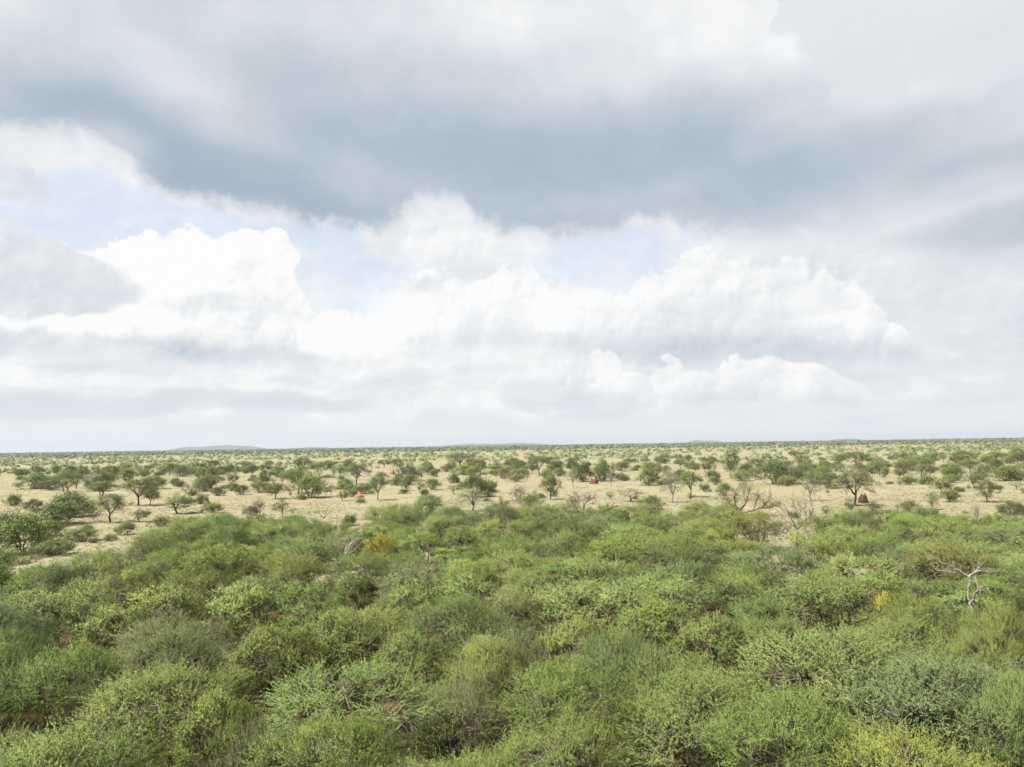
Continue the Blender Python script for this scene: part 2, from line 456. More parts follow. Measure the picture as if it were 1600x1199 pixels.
# ------------------------------------------------------------------ far hills
def build_hill(name, px0, px1, rise_px, dist, seed, flat=0.55):
    """long low ridge standing on the plain; px0..px1 and rise give its bearing and height"""
    r = np.random.default_rng(seed)
    def bearing(px):
        d = ray(px, 695.0); return math.atan2(d.x, d.y)
    a0, a1 = bearing(px0), bearing(px1)
    ac = (a0 + a1) / 2; half = (a1 - a0) / 2 * dist
    hgt = rise_px / FOC * dist + CAM_H
    n, m = 72, 22
    u = np.linspace(-1.25, 1.25, n); v = np.linspace(-1, 1, m)
    U, W = np.meshgrid(u, v)
    prof = np.clip(1 - np.abs(U / 1.25) ** (2 + flat * 3), 0, 1) ** 1.2
    wob = sum(0.10 / k * np.sin(U * 4.1 * k + r.uniform(0, 6)) for k in (1, 2, 3.3, 5.7))
    Z = hgt * prof * np.clip(1 + wob - 0.05, 0.1, 1.3) * np.cos(W * math.pi / 2) ** 0.8 - 2.0
    Z += r.normal(0, hgt * 0.012, Z.shape)
    X = U * half; Y = W * half * 0.9
    ca, sa = math.cos(ac), math.sin(ac)
    V = np.stack([X * ca + Y * sa, -X * sa + Y * ca, Z], -1).reshape(-1, 3)
    i = np.arange((m - 1) * (n - 1)); rr, c = i // (n - 1), i % (n - 1)
    F = np.stack([rr * n + c, rr * n + c + 1, (rr + 1) * n + c + 1, (rr + 1) * n + c], -1)
    h = link(name, mesh_from(name, V, F, M_HILL, smooth=True), loc=(sa * dist, ca * dist, 0))
    return tag(h, kind='structure')
def hill_material():
    m, t, o = new_mat('wooded_hillside')
    tcn = node(t, 'ShaderNodeTexCoord')
    n = node(t, 'ShaderNodeTexNoise', Vector=tcn.outputs['Object'], Scale=0.02, Detail=6.0, Roughness=0.65)
    col = ramp_node(t, n.outputs[0], [(0.35, (0.014, 0.020, 0.012)), (0.65, (0.036, 0.040, 0.024))])
    p = node(t, 'ShaderNodeBsdfPrincipled', Base_Color=col, Roughness=1.0)
    t.links.new(p.outputs[0], o.inputs[0])
    return m
M_HILL = hill_material()
build_hill('hill', 272, 410, 5.6, 9000, 3)
build_hill('hill.001', 700, 850, 3.2, 8200, 5)
build_hill('hill.002', 1072, 1128, 3.0, 9500, 7, 0.3)
build_hill('hill.003', 1300, 1345, 2.2, 9300, 9, 0.3)
build_hill('hill.004', 455, 520, 1.4, 9300, 11, 0.3)

# ------------------------------------------------------------------ air
def build_haze():
    x, y0, y1, z0, z1 = 15000, -400, 17000, -3.0, 100.0
    V = [(sx * x, yy, zz) for zz in (z0, z1) for yy in (y0, y1) for sx in (-1, 1)]
    F = [(0, 2, 3, 1), (4, 5, 7, 6), (0, 1, 5, 4), (2, 6, 7, 3), (0, 4, 6, 2), (1, 3, 7, 5)]
    m, t, o = new_mat('hazy_air')
    v = node(t, 'ShaderNodeVolumePrincipled', Density=HAZE_DENSITY, Anisotropy=0.1)
    v.inputs['Color'].default_value = (0.395, 0.45, 0.52, 1)
    t.links.new(v.outputs[0], o.inputs['Volume'])
    h = link('haze', mesh_from('haze', V, np.array(F), m))
    tag(h, 'thin pale haze lying over the whole plain', kind='stuff')
HAZE_DENSITY = 8.0e-5
build_haze()

# ================================================================== plants: mesh builders
def tube(path, r0, r1, sides=5, power=1.0):
    """tapered tube along a polyline -> (V, F)"""
    P = np.asarray(path, float); n = len(P)
    T = unit(np.gradient(P, axis=0))
    ref = np.array([0.31, 0.95, 0.11]) if abs(T[0, 1]) < 0.8 else np.array([1.0, 0.1, 0.2])
    A = unit(np.cross(T, ref)); B = np.cross(T, A)
    rr = r0 + (r1 - r0) * np.linspace(0, 1, n) ** power
    ang = np.arange(sides) * 2 * math.pi / sides
    V = P[:, None] + rr[:, None, None] * (A[:, None] * np.cos(ang)[None, :, None] + B[:, None] * np.sin(ang)[None, :, None])
    V = V.reshape(-1, 3)
    i = np.arange((n - 1) * sides); a, s = i // sides, i % sides
    F = np.stack([a * sides + s, a * sides + (s + 1) % sides, (a + 1) * sides + (s + 1) % sides, (a + 1) * sides + s], -1)
    return V, F
def join(parts):
    Vs, Fs, k = [], [], 0
    for V, F in parts:
        Vs.append(V); Fs.append(np.asarray(F) + k); k += len(V)
    return np.concatenate(Vs), np.concatenate(Fs)
def bent(a, b, sag, r, n=5, wig=0.04):
    """crooked path from a to b that leaves a upwards"""
    a, b = np.asarray(a, float), np.asarray(b, float)
    L = np.linalg.norm(b - a)
    c = (a + b) / 2 + np.array([0, 0, sag * L])
    t = np.linspace(0, 1, n)[:, None]
    P = (1 - t) ** 2 * a + 2 * t * (1 - t) * c + t ** 2 * b
    P[1:-1] += r.normal(0, wig * L, (n - 2, 3))
    return P

def leaves(base, dirn, length, n, ll, lw, droop, spread, r, shade, side_n, jit=0.25):
    """rows of small leaves up along shoots -> V, F, tone"""
    N = len(base)
    t = (np.arange(n)[None, :] + r.uniform(0.1, 0.9, (N, n))) / n
    L = length[:, None]
    pos = base[:, None] + dirn[:, None] * (L * t)[..., None]
    pos[..., 2] -= droop * L * t * t
    tan = np.repeat(dirn[:, None], n, 1).copy(); tan[..., 2] -= 2 * droop * t
    tan = unit(tan)
    rv = unit(r.normal(size=(N, n, 3)))
    side = unit(rv - (rv * tan).sum(-1, keepdims=True) * tan)
    s = spread + r.normal(0, 0.22, (N, n))
    ld = tan * np.cos(s)[..., None] + side * np.sin(s)[..., None]
    w = unit(np.cross(ld, unit(r.normal(size=(N, n, 3)) + np.array([-0.35, -0.15, 1.1]))))   # blades turn their faces up to the light
    k = (1.12 - 0.5 * t) * r.uniform(1 - jit, 1 + jit, (N, n))
    ld = ld * (ll * k)[..., None]; w = w * (lw * 0.5 * k)[..., None]
    V = np.stack([pos, pos + ld * 0.45 + w, pos + ld, pos + ld * 0.45 - w], 2).reshape(-1, 3)
    F = np.arange(len(V)).reshape(-1, 4)
    tone = np.clip(shade[:, None] * 0.75 + r.normal(0.10, 0.08, (N, n)) + 0.26 * (t - 0.5), 0, 1).ravel()   # paler tips: young growth, plus highlights painted into the tone
    return V, F, tone, np.repeat(side_n, n, 0)

def plant(seed, W, H, crown_lo, clumps, shoots, nleaf, ll, lw, slen, up=0.5, out=0.9, wild=0.45, droop=0.15, spread=0.75,
          lobes=6, flat=0.5, stems=5, stem_r=0.07, trunk=0.0, bare=0.0, twig_w=0.012, spray=0.30, fork=0.3, layer=0.75):
    """one bush or tree of width W and height H; the crown starts at crown_lo*H.
    flat 0..1 flattens the crown top; trunk > 0: single trunk up to that share of H."""
    r = np.random.default_rng(seed)
    R = W / 2
    lo = crown_lo * H
    # lobes: overlapping rounded masses that make the crown's uneven outline
    C, RR = [], []
    for i in range(lobes):
        a = i * 2 * math.pi / max(lobes - 1, 1) + r.uniform(-0.5, 0.5)
        d = 0.0 if i == 0 else R * r.uniform(0.42, 0.68)
        rh = R * (r.uniform(0.50, 0.62) if i == 0 else r.uniform(0.34, 0.52))
        rv = (H - lo) * r.uniform(0.48, 0.60) * (1 if i == 0 else r.uniform(0.62, 0.95))
        top = H - 0.10 if i == 0 else H * (1 - (1 - flat) * 0.38 * (d / R)) * r.uniform(0.74, 1.02)
        C.append((d * math.cos(a), d * math.sin(a), max(top - rv, lo + rv * 0.4))); RR.append((rh, rh, rv))
    C, RR = np.array(C), np.array(RR)
    pts_, nrm = [], []
    while len(pts_) < clumps:
        k = r.integers(lobes) if r.random() > 0.25 else 0
        v = unit(r.normal(size=3)); v[2] = v[2] * 0.75 + 0.22; v = unit(v)
        p = C[k] + v * RR[k] * r.uniform(0.70, 1.0)
        if p[2] < lo * 0.8: continue
        q = ((p - C) / RR); ins = (q * q).sum(1); ins[k] = 9
        if ins.min() < 0.55 and r.random() > 0.12: continue
        pts_.append(p); nrm.append(unit(v / RR[k]))
    P, Nn = np.array(pts_), np.array(nrm)
    parts = []
    # stems, limbs and branches down from every clump
    base = np.array([0, 0, -0.25])
    if trunk > 0:
        tp = bent(base, (r.normal(0, 0.06 * H), r.normal(0, 0.06 * H), trunk * H), 0.0, r, 5, 0.03)
        parts.append(tube(tp, stem_r * 1.25, stem_r * 0.85, 7)); root = tp[-1]
    else: root = None
    hubs = []
    for i in range(stems):
        a = (i + r.uniform(-0.3, 0.3)) * 2 * math.pi / stems
        s0 = root if root is not None else base + np.array([0.18 * math.cos(a), 0.18 * math.sin(a), 0])
        e = np.array([math.cos(a) * R * r.uniform(0.32, 0.55), math.sin(a) * R * r.uniform(0.32, 0.55), lo + (H - lo) * r.uniform(fork, fork + 0.3)])
        path = bent(s0, e, 0.06, r, 6, 0.035)
        parts.append(tube(path, stem_r * (0.7 if trunk > 0 else r.uniform(0.6, 1.0)), stem_r * 0.36, 5))
        hubs.append(path)
    hubs = np.array(hubs)
    for p in P:
        dd = np.linalg.norm(hubs[:, 2:] - p, axis=-1); j = np.unravel_index(dd.argmin(), dd.shape)
        h0 = hubs[j[0], 2 + j[1]]
        parts.append(tube(bent(h0, p, 0.05, r, 4, 0.05), stem_r * 0.30, stem_r * 0.10, 3))
    # leafy shoots
    N = clumps * shoots
    ci = np.repeat(np.arange(clumps), shoots)
    b = P[ci] + r.normal(0, 1, (N, 3)) * np.array([spray, spray, spray * layer])
    d = unit(Nn[ci] * out * np.array([1, 1, min(1.0, layer + 0.3)]) + np.array([0, 0, up]) + r.normal(0, wild, (N, 3)) * np.array([1, 1, layer]))
    ln = r.uniform(slen[0], slen[1], N)
    wildshoot = r.random(N) < 0.05                                  # long shoots that break the outline
    ln[wildshoot] *= r.uniform(1.5, 2.2, wildshoot.sum())
    d[wildshoot] = unit(d[wildshoot] + np.array([0, 0, 0.5]))
    shade = np.clip(r.normal(0.42, 0.17, clumps)[ci] + r.normal(0, 0.10, N), 0, 1)
    if twig_w > 0:
        sel = np.arange(N)
        tip = b + d * ln[:, None] * 1.03; tip[:, 2] -= droop * ln
        st = b - d * 0.22
        w = unit(np.cross(d, r.normal(size=(N, 3)))) * twig_w * 0.5
        TV = np.stack([st - w, st + w, tip], 1).reshape(-1, 3)
        TF = np.arange(len(TV)).reshape(-1, 3)
    keep = r.random(N) >= bare
    dome = unit((P - np.array([0, 0, lo * 0.8])) / np.array([R, R, max(H - lo, 0.5)]) ** 2)
    sn = unit(Nn * 0.75 + dome * 0.65)[ci] + r.normal(0, 0.10, (N, 3))
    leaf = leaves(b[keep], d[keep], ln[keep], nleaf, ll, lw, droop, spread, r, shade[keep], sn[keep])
    BV, BF = join(parts)
    BFs = [BF]
    if twig_w > 0:
        BFs.append(TF + len(BV)); BV = np.concatenate([BV, TV])
    return dict(W=W, H=H, leaf=leaf, wood=(BV, BFs))

PROTO = {}
def proto(kind, lod, seeds, bark=None, **kw):
    for s in seeds:
        g = plant(s, **kw)
        LV, LF, tone, cn = g['leaf']
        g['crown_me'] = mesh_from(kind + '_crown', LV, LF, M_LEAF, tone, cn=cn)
        g['wood_me'] = mesh_from(kind + '_wood', g['wood'][0], g['wood'][1], bark or M_BARK)
        g['leaf'] = g['wood'] = None
        PROTO.setdefault((kind, lod), []).append(g)

# --- thicket plants, close up (about 15 to 36 m) and farther in
for lod, ns, nl, ls in (('near', 1.0, 30, 1.0), ('mid', 0.60, 12, 1.7)):
    def k(c): return int(c * ns)
    sd = (1,) if lod == 'near' else (11, 12)
    B = dict(twig_w=0.006)
    proto('thorn_bush', lod, (1, 2) if lod == 'near' else sd, W=5.4, H=3.7, crown_lo=0.42, clumps=k(165), shoots=20, nleaf=nl, ll=0.058 * ls, lw=0.021 * ls, slen=(0.24, 0.66), up=0.34, out=0.8, wild=0.55, flat=0.65, lobes=9, stems=6, spray=0.24, layer=0.58, **B)
    proto('feathery_bush', lod, sd, W=4.6, H=3.3, crown_lo=0.34, clumps=k(125), shoots=21, nleaf=nl + 2, ll=0.054 * ls, lw=0.019 * ls, slen=(0.25, 0.72), up=0.45, out=0.85, wild=0.42, droop=0.14, flat=0.4, lobes=8, stems=7, spray=0.14, **B)
    proto('leafy_shrub', lod, sd, W=3.6, H=3.7, crown_lo=0.20, clumps=k(115), shoots=20, nleaf=nl - 3, ll=0.054 * ls, lw=0.031 * ls, slen=(0.18, 0.48), up=0.5, out=0.7, wild=0.55, droop=0.05, flat=0.25, lobes=10, stems=6, spread=0.95, spray=0.13, **B)
    proto('sprawling_bush', lod, sd, W=5.0, H=2.9, crown_lo=0.20, clumps=k(125), shoots=20, nleaf=nl + 2, ll=0.056 * ls, lw=0.020 * ls, slen=(0.30, 0.85), up=0.25, out=1.0, wild=0.5, droop=0.20, flat=0.4, lobes=8, stems=8, spray=0.16, layer=0.5, **B)
    proto('twiggy_bush', lod, sd[:1], W=4.4, H=3.1, crown_lo=0.22, clumps=k(110), shoots=18, nleaf=nl - 3, ll=0.050 * ls, lw=0.019 * ls, slen=(0.3, 0.8), up=0.5, out=0.9, wild=0.5, bare=0.06, flat=0.4, lobes=7, stems=9, twig_w=0.009)
# --- trees and bushes of the open plain (75 m and beyond)
A = dict(ll=0.20, lw=0.085, twig_w=0.03)
proto('umbrella_tree', 'far', (21, 22, 23), W=6.2, H=5.4, crown_lo=0.50, clumps=90, shoots=9, nleaf=6, slen=(0.3, 0.7), flat=0.8, lobes=7, stems=5, stem_r=0.15, trunk=0.30, spray=0.30, **A)
proto('round_tree', 'far', (31, 32, 33), W=4.0, H=4.6, crown_lo=0.32, clumps=80, shoots=9, nleaf=6, slen=(0.25, 0.6), flat=0.25, lobes=6, stems=4, stem_r=0.12, trunk=0.26, spray=0.28, **A)
proto('dense_bush', 'far', (41, 42, 43), W=4.8, H=3.0, crown_lo=0.10, clumps=100, shoots=9, nleaf=6, slen=(0.3, 0.7), flat=0.45, lobes=7, stems=6, stem_r=0.08, spray=0.3, **A)
proto('low_bush', 'far', (51, 52), W=3.0, H=1.4, crown_lo=0.04, clumps=45, shoots=9, nleaf=6, slen=(0.25, 0.55), flat=0.35, lobes=5, stems=5, stem_r=0.05, spray=0.25, **A)
proto('sparse_tree', 'far', (61, 62, 63), W=3.8, H=4.8, crown_lo=0.38, clumps=55, shoots=8, nleaf=4, slen=(0.3, 0.7), flat=0.4, lobes=6, stems=6, stem_r=0.11, trunk=0.22, spray=0.28, bare=0.45, bark=M_GREY, **A)
proto('sapling', 'far', (71, 72), W=1.5, H=2.8, crown_lo=0.35, clumps=26, shoots=7, nleaf=5, slen=(0.2, 0.5), flat=0.1, lobes=5, stems=4, stem_r=0.045, trunk=0.18, spray=0.16, ll=0.15, lw=0.07, twig_w=0.02)
proto('bare_shrub', 'far', (81, 82), W=2.4, H=1.9, crown_lo=0.25, clumps=46, shoots=5, nleaf=3, slen=(0.3, 0.7), flat=0.3, lobes=5, stems=8, stem_r=0.05, spray=0.16, bare=0.5, bark=M_BARK, ll=0.1, lw=0.05, twig_w=0.03)

# ================================================================== planting
TINT = {'sage green': (0.142, 0.180, 0.066), 'yellow-green': (0.160, 0.196, 0.064), 'olive green': (0.130, 0.150, 0.048), 'dark green': (0.088, 0.116, 0.044),
        'grey-green': (0.138, 0.164, 0.080), 'leaf green': (0.126, 0.170, 0.052), 'brownish': (0.130, 0.126, 0.072), 'yellow': (0.29, 0.25, 0.042)}
NOUN = {'thorn_bush': ('thorn bush', 'bush'), 'feathery_bush': ('feathery bush', 'bush'), 'leafy_shrub': ('leafy shrub', 'shrub'), 'sprawling_bush': ('sprawling bush', 'bush'),
        'twiggy_bush': ('twiggy bush', 'bush'), 'umbrella_tree': ('flat-topped tree', 'tree'), 'round_tree': ('rounded tree', 'tree'), 'dense_bush': ('dense bush', 'bush'),
        'low_bush': ('low bush', 'bush'), 'sparse_tree': ('thinly leaved tree', 'tree'), 'sapling': ('slender sapling', 'sapling'), 'bare_shrub': ('half-bare shrub', 'shrub')}
TREES = ('umbrella_tree', 'round_tree', 'sparse_tree', 'sapling')
THINGS = []         # everything that grows, before it is built

def add(kind, lod, x, y, w, h, tint, zone, label=None, r=RNG, rot=None):
    P = PROTO[(kind, lod)]
    v = int(r.integers(len(P)))
    g = P[v]
    z = float(gh(x, y))
    THINGS.append(dict(kind=kind, lod=lod, v=v, x=x, y=y, z=z, w=w, h=h, sx=w / g['W'], sz=h / g['H'], rot=r.uniform(0, 6.283) if rot is None else rot,
                       tint=tint, zone=zone, label=label, jit=np.clip(r.normal(0, 1, 3), -2, 2), flip=1.0 if r.random() < 0.5 else -1.0))

# ---- things of the plain read off the photograph: x, foot y, top y, width, kind, tint [, label]
PLAIN = [
 (160, 777, 754, 48, 'umbrella_tree', 'olive green'), (217, 790, 750, 56, 'umbrella_tree', 'olive green'), (234, 791, 766, 26, 'umbrella_tree', 'grey-green'),
 (172, 817, 775, 56, 'umbrella_tree', 'sage green'), (219, 816, 796, 27, 'round_tree', 'grey-green'), (278, 803, 773, 42, 'round_tree', 'leaf green'),
 (315, 788, 774, 19, 'low_bush', 'olive green'), (52, 798, 781, 26, 'dense_bush', 'dark green'), (92, 820, 788, 88, 'dense_bush', 'dark green'),
 (112, 808, 772, 62, 'dense_bush', 'grey-green'), (36, 866, 808, 100, 'dense_bush', 'sage green'), (75, 846, 818, 60, 'dense_bush', 'olive green'), (20, 790, 774, 22, 'low_bush', 'yellow-green'),
 (8, 846, 806, 56, 'dense_bush', 'dark green'), (128, 846, 826, 44, 'dense_bush', 'olive green'), (196, 836, 818, 30, 'dense_bush', 'leaf green'), (250, 822, 808, 30, 'low_bush', 'sage green'), (84, 868, 846, 56, 'dense_bush', 'leaf green'),
 (330, 802, 788, 26, 'low_bush', 'olive green'), (545, 822, 808, 22, 'low_bush', 'leaf green'), (670, 790, 774, 34, 'dense_bush', 'grey-green'), (830, 792, 774, 40, 'dense_bush', 'sage green'), (1020, 796, 776, 40, 'dense_bush', 'leaf green'), (1420, 800, 784, 30, 'dense_bush', 'grey-green'),
 (172, 845, 836, 20, 'low_bush', 'leaf green'), (145, 848, 842, 18, 'low_bush', 'brownish'), (58, 764, 744, 60, 'dense_bush', 'dark green'), (118, 763, 742, 32, 'umbrella_tree', 'olive green'),
 (198, 752, 734, 30, 'dense_bush', 'olive green'), (240, 757, 744, 30, 'umbrella_tree', 'grey-green'), (320, 768, 746, 34, 'dense_bush', 'leaf green'), (363, 767, 755, 22, 'dense_bush', 'leaf green'),
 (290, 772, 757, 16, 'sparse_tree', 'brownish'), (300, 775, 765, 14, 'low_bush', 'leaf green'), (345, 742, 730, 36, 'dense_bush', 'dark green'), (285, 745, 730, 30, 'dense_bush', 'dark green'),
 (430, 780, 753, 30, 'round_tree', 'olive green'), (485, 778, 745, 54, 'dense_bush', 'sage green'), (470, 781, 773, 18, 'low_bush', 'leaf green'), (590, 782, 747, 38, 'umbrella_tree', 'leaf green'),
 (536, 783, 766, 18, 'round_tree', 'yellow-green'), (550, 777, 766, 16, 'low_bush', 'yellow-green'), (569, 772, 759, 28, 'low_bush', 'grey-green'), (563, 786, 779, 14, 'low_bush', 'sage green'),
 (440, 808, 777, 22, 'sapling', 'olive green'), (403, 806, 778, 22, 'bare_shrub', 'grey-green'), (393, 806, 792, 22, 'dense_bush', 'dark green'), (458, 802, 794, 14, 'bare_shrub', 'brownish'),
 (557, 757, 727, 44, 'umbrella_tree', 'dark green'), (518, 774, 757, 13, 'sparse_tree', 'grey-green'), (535, 765, 756, 18, 'low_bush', 'leaf green'), (533, 744, 728, 24, 'round_tree', 'grey-green'),
 (635, 767, 749, 19, 'round_tree', 'leaf green'), (656, 770, 751, 14, 'sapling', 'leaf green'), (663, 776, 766, 16, 'low_bush', 'leaf green'), (621, 757, 733, 16, 'sapling', 'grey-green'),
 (640, 751, 728, 34, 'dense_bush', 'grey-green'), (659, 752, 726, 24, 'sparse_tree', 'grey-green'), (678, 745, 737, 16, 'low_bush', 'dark green'), (709, 755, 742, 18, 'low_bush', 'dark green'),
 (742, 777, 744, 44, 'dense_bush', 'dark green'), (765, 776, 760, 26, 'dense_bush', 'dark green'), (738, 799, 762, 52, 'sparse_tree', 'sage green'), (708, 772, 757, 26, 'sparse_tree', 'yellow-green'),
 (718, 730, 709, 44, 'umbrella_tree', 'dark green'), (725, 742, 728, 40, 'dense_bush', 'leaf green'), (470, 738, 717, 40, 'umbrella_tree', 'dark green'), (508, 734, 721, 42, 'dense_bush', 'leaf green'),
 (455, 750, 737, 30, 'dense_bush', 'grey-green'), (512, 747, 742, 26, 'low_bush', 'yellow-green'), (422, 737, 728, 12, 'round_tree', 'dark green'), (600, 731, 719, 26, 'umbrella_tree', 'dark green'),
 (775, 740, 728, 32, 'umbrella_tree', 'leaf green'), (790, 752, 738, 12, 'sparse_tree', 'brownish'),
 (860, 781, 741, 28, 'round_tree', 'leaf green'), (866, 776, 765, 12, 'low_bush', 'leaf green'), (896, 763, 729, 20, 'sparse_tree', 'sage green'), (955, 761, 730, 16, 'sparse_tree', 'brownish'),
 (912, 753, 726, 34, 'dense_bush', 'dark green'), (942, 752, 728, 34, 'dense_bush', 'dark green'), (843, 744, 714, 34, 'umbrella_tree', 'olive green'), (868, 738, 721, 26, 'round_tree', 'dark green'),
 (807, 753, 741, 20, 'dense_bush', 'yellow-green'), (823, 752, 738, 10, 'sparse_tree', 'grey-green'), (1012, 759, 734, 36, 'dense_bush', 'leaf green'), (970, 750, 741, 18, 'low_bush', 'dark green'),
 (1049, 786, 737, 34, 'sparse_tree', 'brownish'), (1079, 777, 738, 38, 'umbrella_tree', 'leaf green'), (1144, 748, 701, 25, 'round_tree', 'sage green'), (1132, 774, 756, 27, 'dense_bush', 'yellow-green'),
 (1163, 782, 749, 20, 'sparse_tree', 'olive green'), (907, 800, 768, 62, 'bare_shrub', 'brownish'), (985, 784, 764, 46, 'sparse_tree', 'olive green'), (812, 782, 760, 40, 'bare_shrub', 'brownish'),
 (953, 780, 768, 14, 'sapling', 'leaf green'), (1103, 769, 758, 14, 'low_bush', 'olive green'), (1078, 783, 770, 12, 'sapling', 'leaf green'), (1114, 751, 736, 24, 'dense_bush', 'leaf green'),
 (1180, 750, 731, 22, 'sparse_tree', 'grey-green'), (1040, 725, 712, 26, 'umbrella_tree', 'dark green'), (1080, 733, 722, 22, 'dense_bush', 'leaf green'),
 (1266, 783, 739, 34, 'sparse_tree', 'olive green'), (1212, 757, 724, 52, 'dense_bush', 'dark green'), (1240, 757, 730, 34, 'dense_bush', 'grey-green'), (1229, 760, 746, 22, 'low_bush', 'yellow-green'),
 (1308, 737, 721, 18, 'dense_bush', 'dark green'), (1338, 736, 707, 38, 'umbrella_tree', 'dark green'), (1362, 734, 725, 22, 'low_bush', 'leaf green'), (1384, 741, 732, 12, 'low_bush', 'leaf green'),
 (1440, 748, 715, 38, 'umbrella_tree', 'leaf green'), (1413, 740, 720, 28, 'dense_bush', 'leaf green'), (1482, 743, 726, 30, 'umbrella_tree', 'dark green'), (1473, 770, 749, 30, 'round_tree', 'olive green'),
 (1484, 785, 765, 25, 'round_tree', 'leaf green'), (1457, 797, 767, 20, 'sapling', 'yellow-green'), (1524, 763, 738, 28, 'round_tree', 'grey-green'), (1543, 785, 750, 32, 'round_tree', 'olive green'),
 (1583, 814, 785, 44, 'dense_bush', 'dark green'), (1328, 802, 779, 14, 'sapling', 'grey-green'), (1365, 803, 782, 15, 'sapling', 'grey-green'), (1290, 807, 790, 15, 'sapling', 'leaf green'),
 (1527, 813, 792, 14, 'bare_shrub', 'brownish'), (1508, 806, 797, 8, 'sapling', 'olive green'), (1418, 758, 746, 22, 'low_bush', 'leaf green'), (1450, 757, 744, 24, 'low_bush', 'leaf green'),
 (1555, 735, 719, 26, 'dense_bush', 'dark green'), (1572, 745, 731, 22, 'dense_bush', 'dark green'), (1585, 735, 728, 24, 'low_bush', 'leaf green'), (1596, 727, 707, 24, 'umbrella_tree', 'dark green'),
 (1588, 765, 752, 26, 'sparse_tree', 'sage green'), (1500, 749, 740, 12, 'sapling', 'olive green'), (1390, 757, 753, 12, 'low_bush', 'grey-green'),
]
for px, fy, ty, wpx, kind, tint, *lab in PLAIN:
    p = at(px, fy); k = (p - CAM).dot(_f) / FOC
    add(kind, 'far', p.x, p.y, wpx * k * 1.05, (fy - ty) * k * 1.03, tint, 'plain', lab[0] if lab else None)
[t_ for t_ in THINGS if abs(project((t_['x'], t_['y'], t_['z']))[0] - 590) < 1.5 and t_['kind'] == 'umbrella_tree'][0]['label'] = 'neat flat-topped tree on a clean trunk beside the bright orange termite mound'
for t_ in THINGS:
    if abs(project((t_['x'], t_['y'], t_['z']))[0] - 1144) < 2: t_['label'] = 'tall narrow tree rising above the scrub to the horizon'

# ---- umbrella tree with the red mound at its foot
p = at(1336, 791); k = (p - CAM).dot(_f) / FOC
add('umbrella_tree', 'far', p.x, p.y, 70 * k, 56 * k, 'grey-green', 'plain', 'wide flat-topped tree with a dark brown termite mound under its crown')
# ---- far edge of the thicket: outline of its tops, read along the photograph
EDGE = np.array([(-300, 860), (0, 868), (110, 872), (190, 862), (212, 838), (300, 803), (345, 797), (400, 810), (470, 808), (535, 828), (556, 836), (578, 798), (640, 786), (700, 780),
                 (800, 786), (870, 791), (930, 797), (1000, 792), (1080, 797), (1130, 787), (1178, 812), (1196, 842), (1240, 852), (1268, 820), (1330, 802), (1400, 806), (1470, 801),
                 (1540, 816), (1600, 814), (1900, 820)], float)
EDGE[:, 1] -= 8
EDGE[:4, 1] -= 6
HOLES = [(1225, 838, 45, 14), (60, 858, 60, 10), (36, 872, 34, 12)]                    # openings where dry grass shows

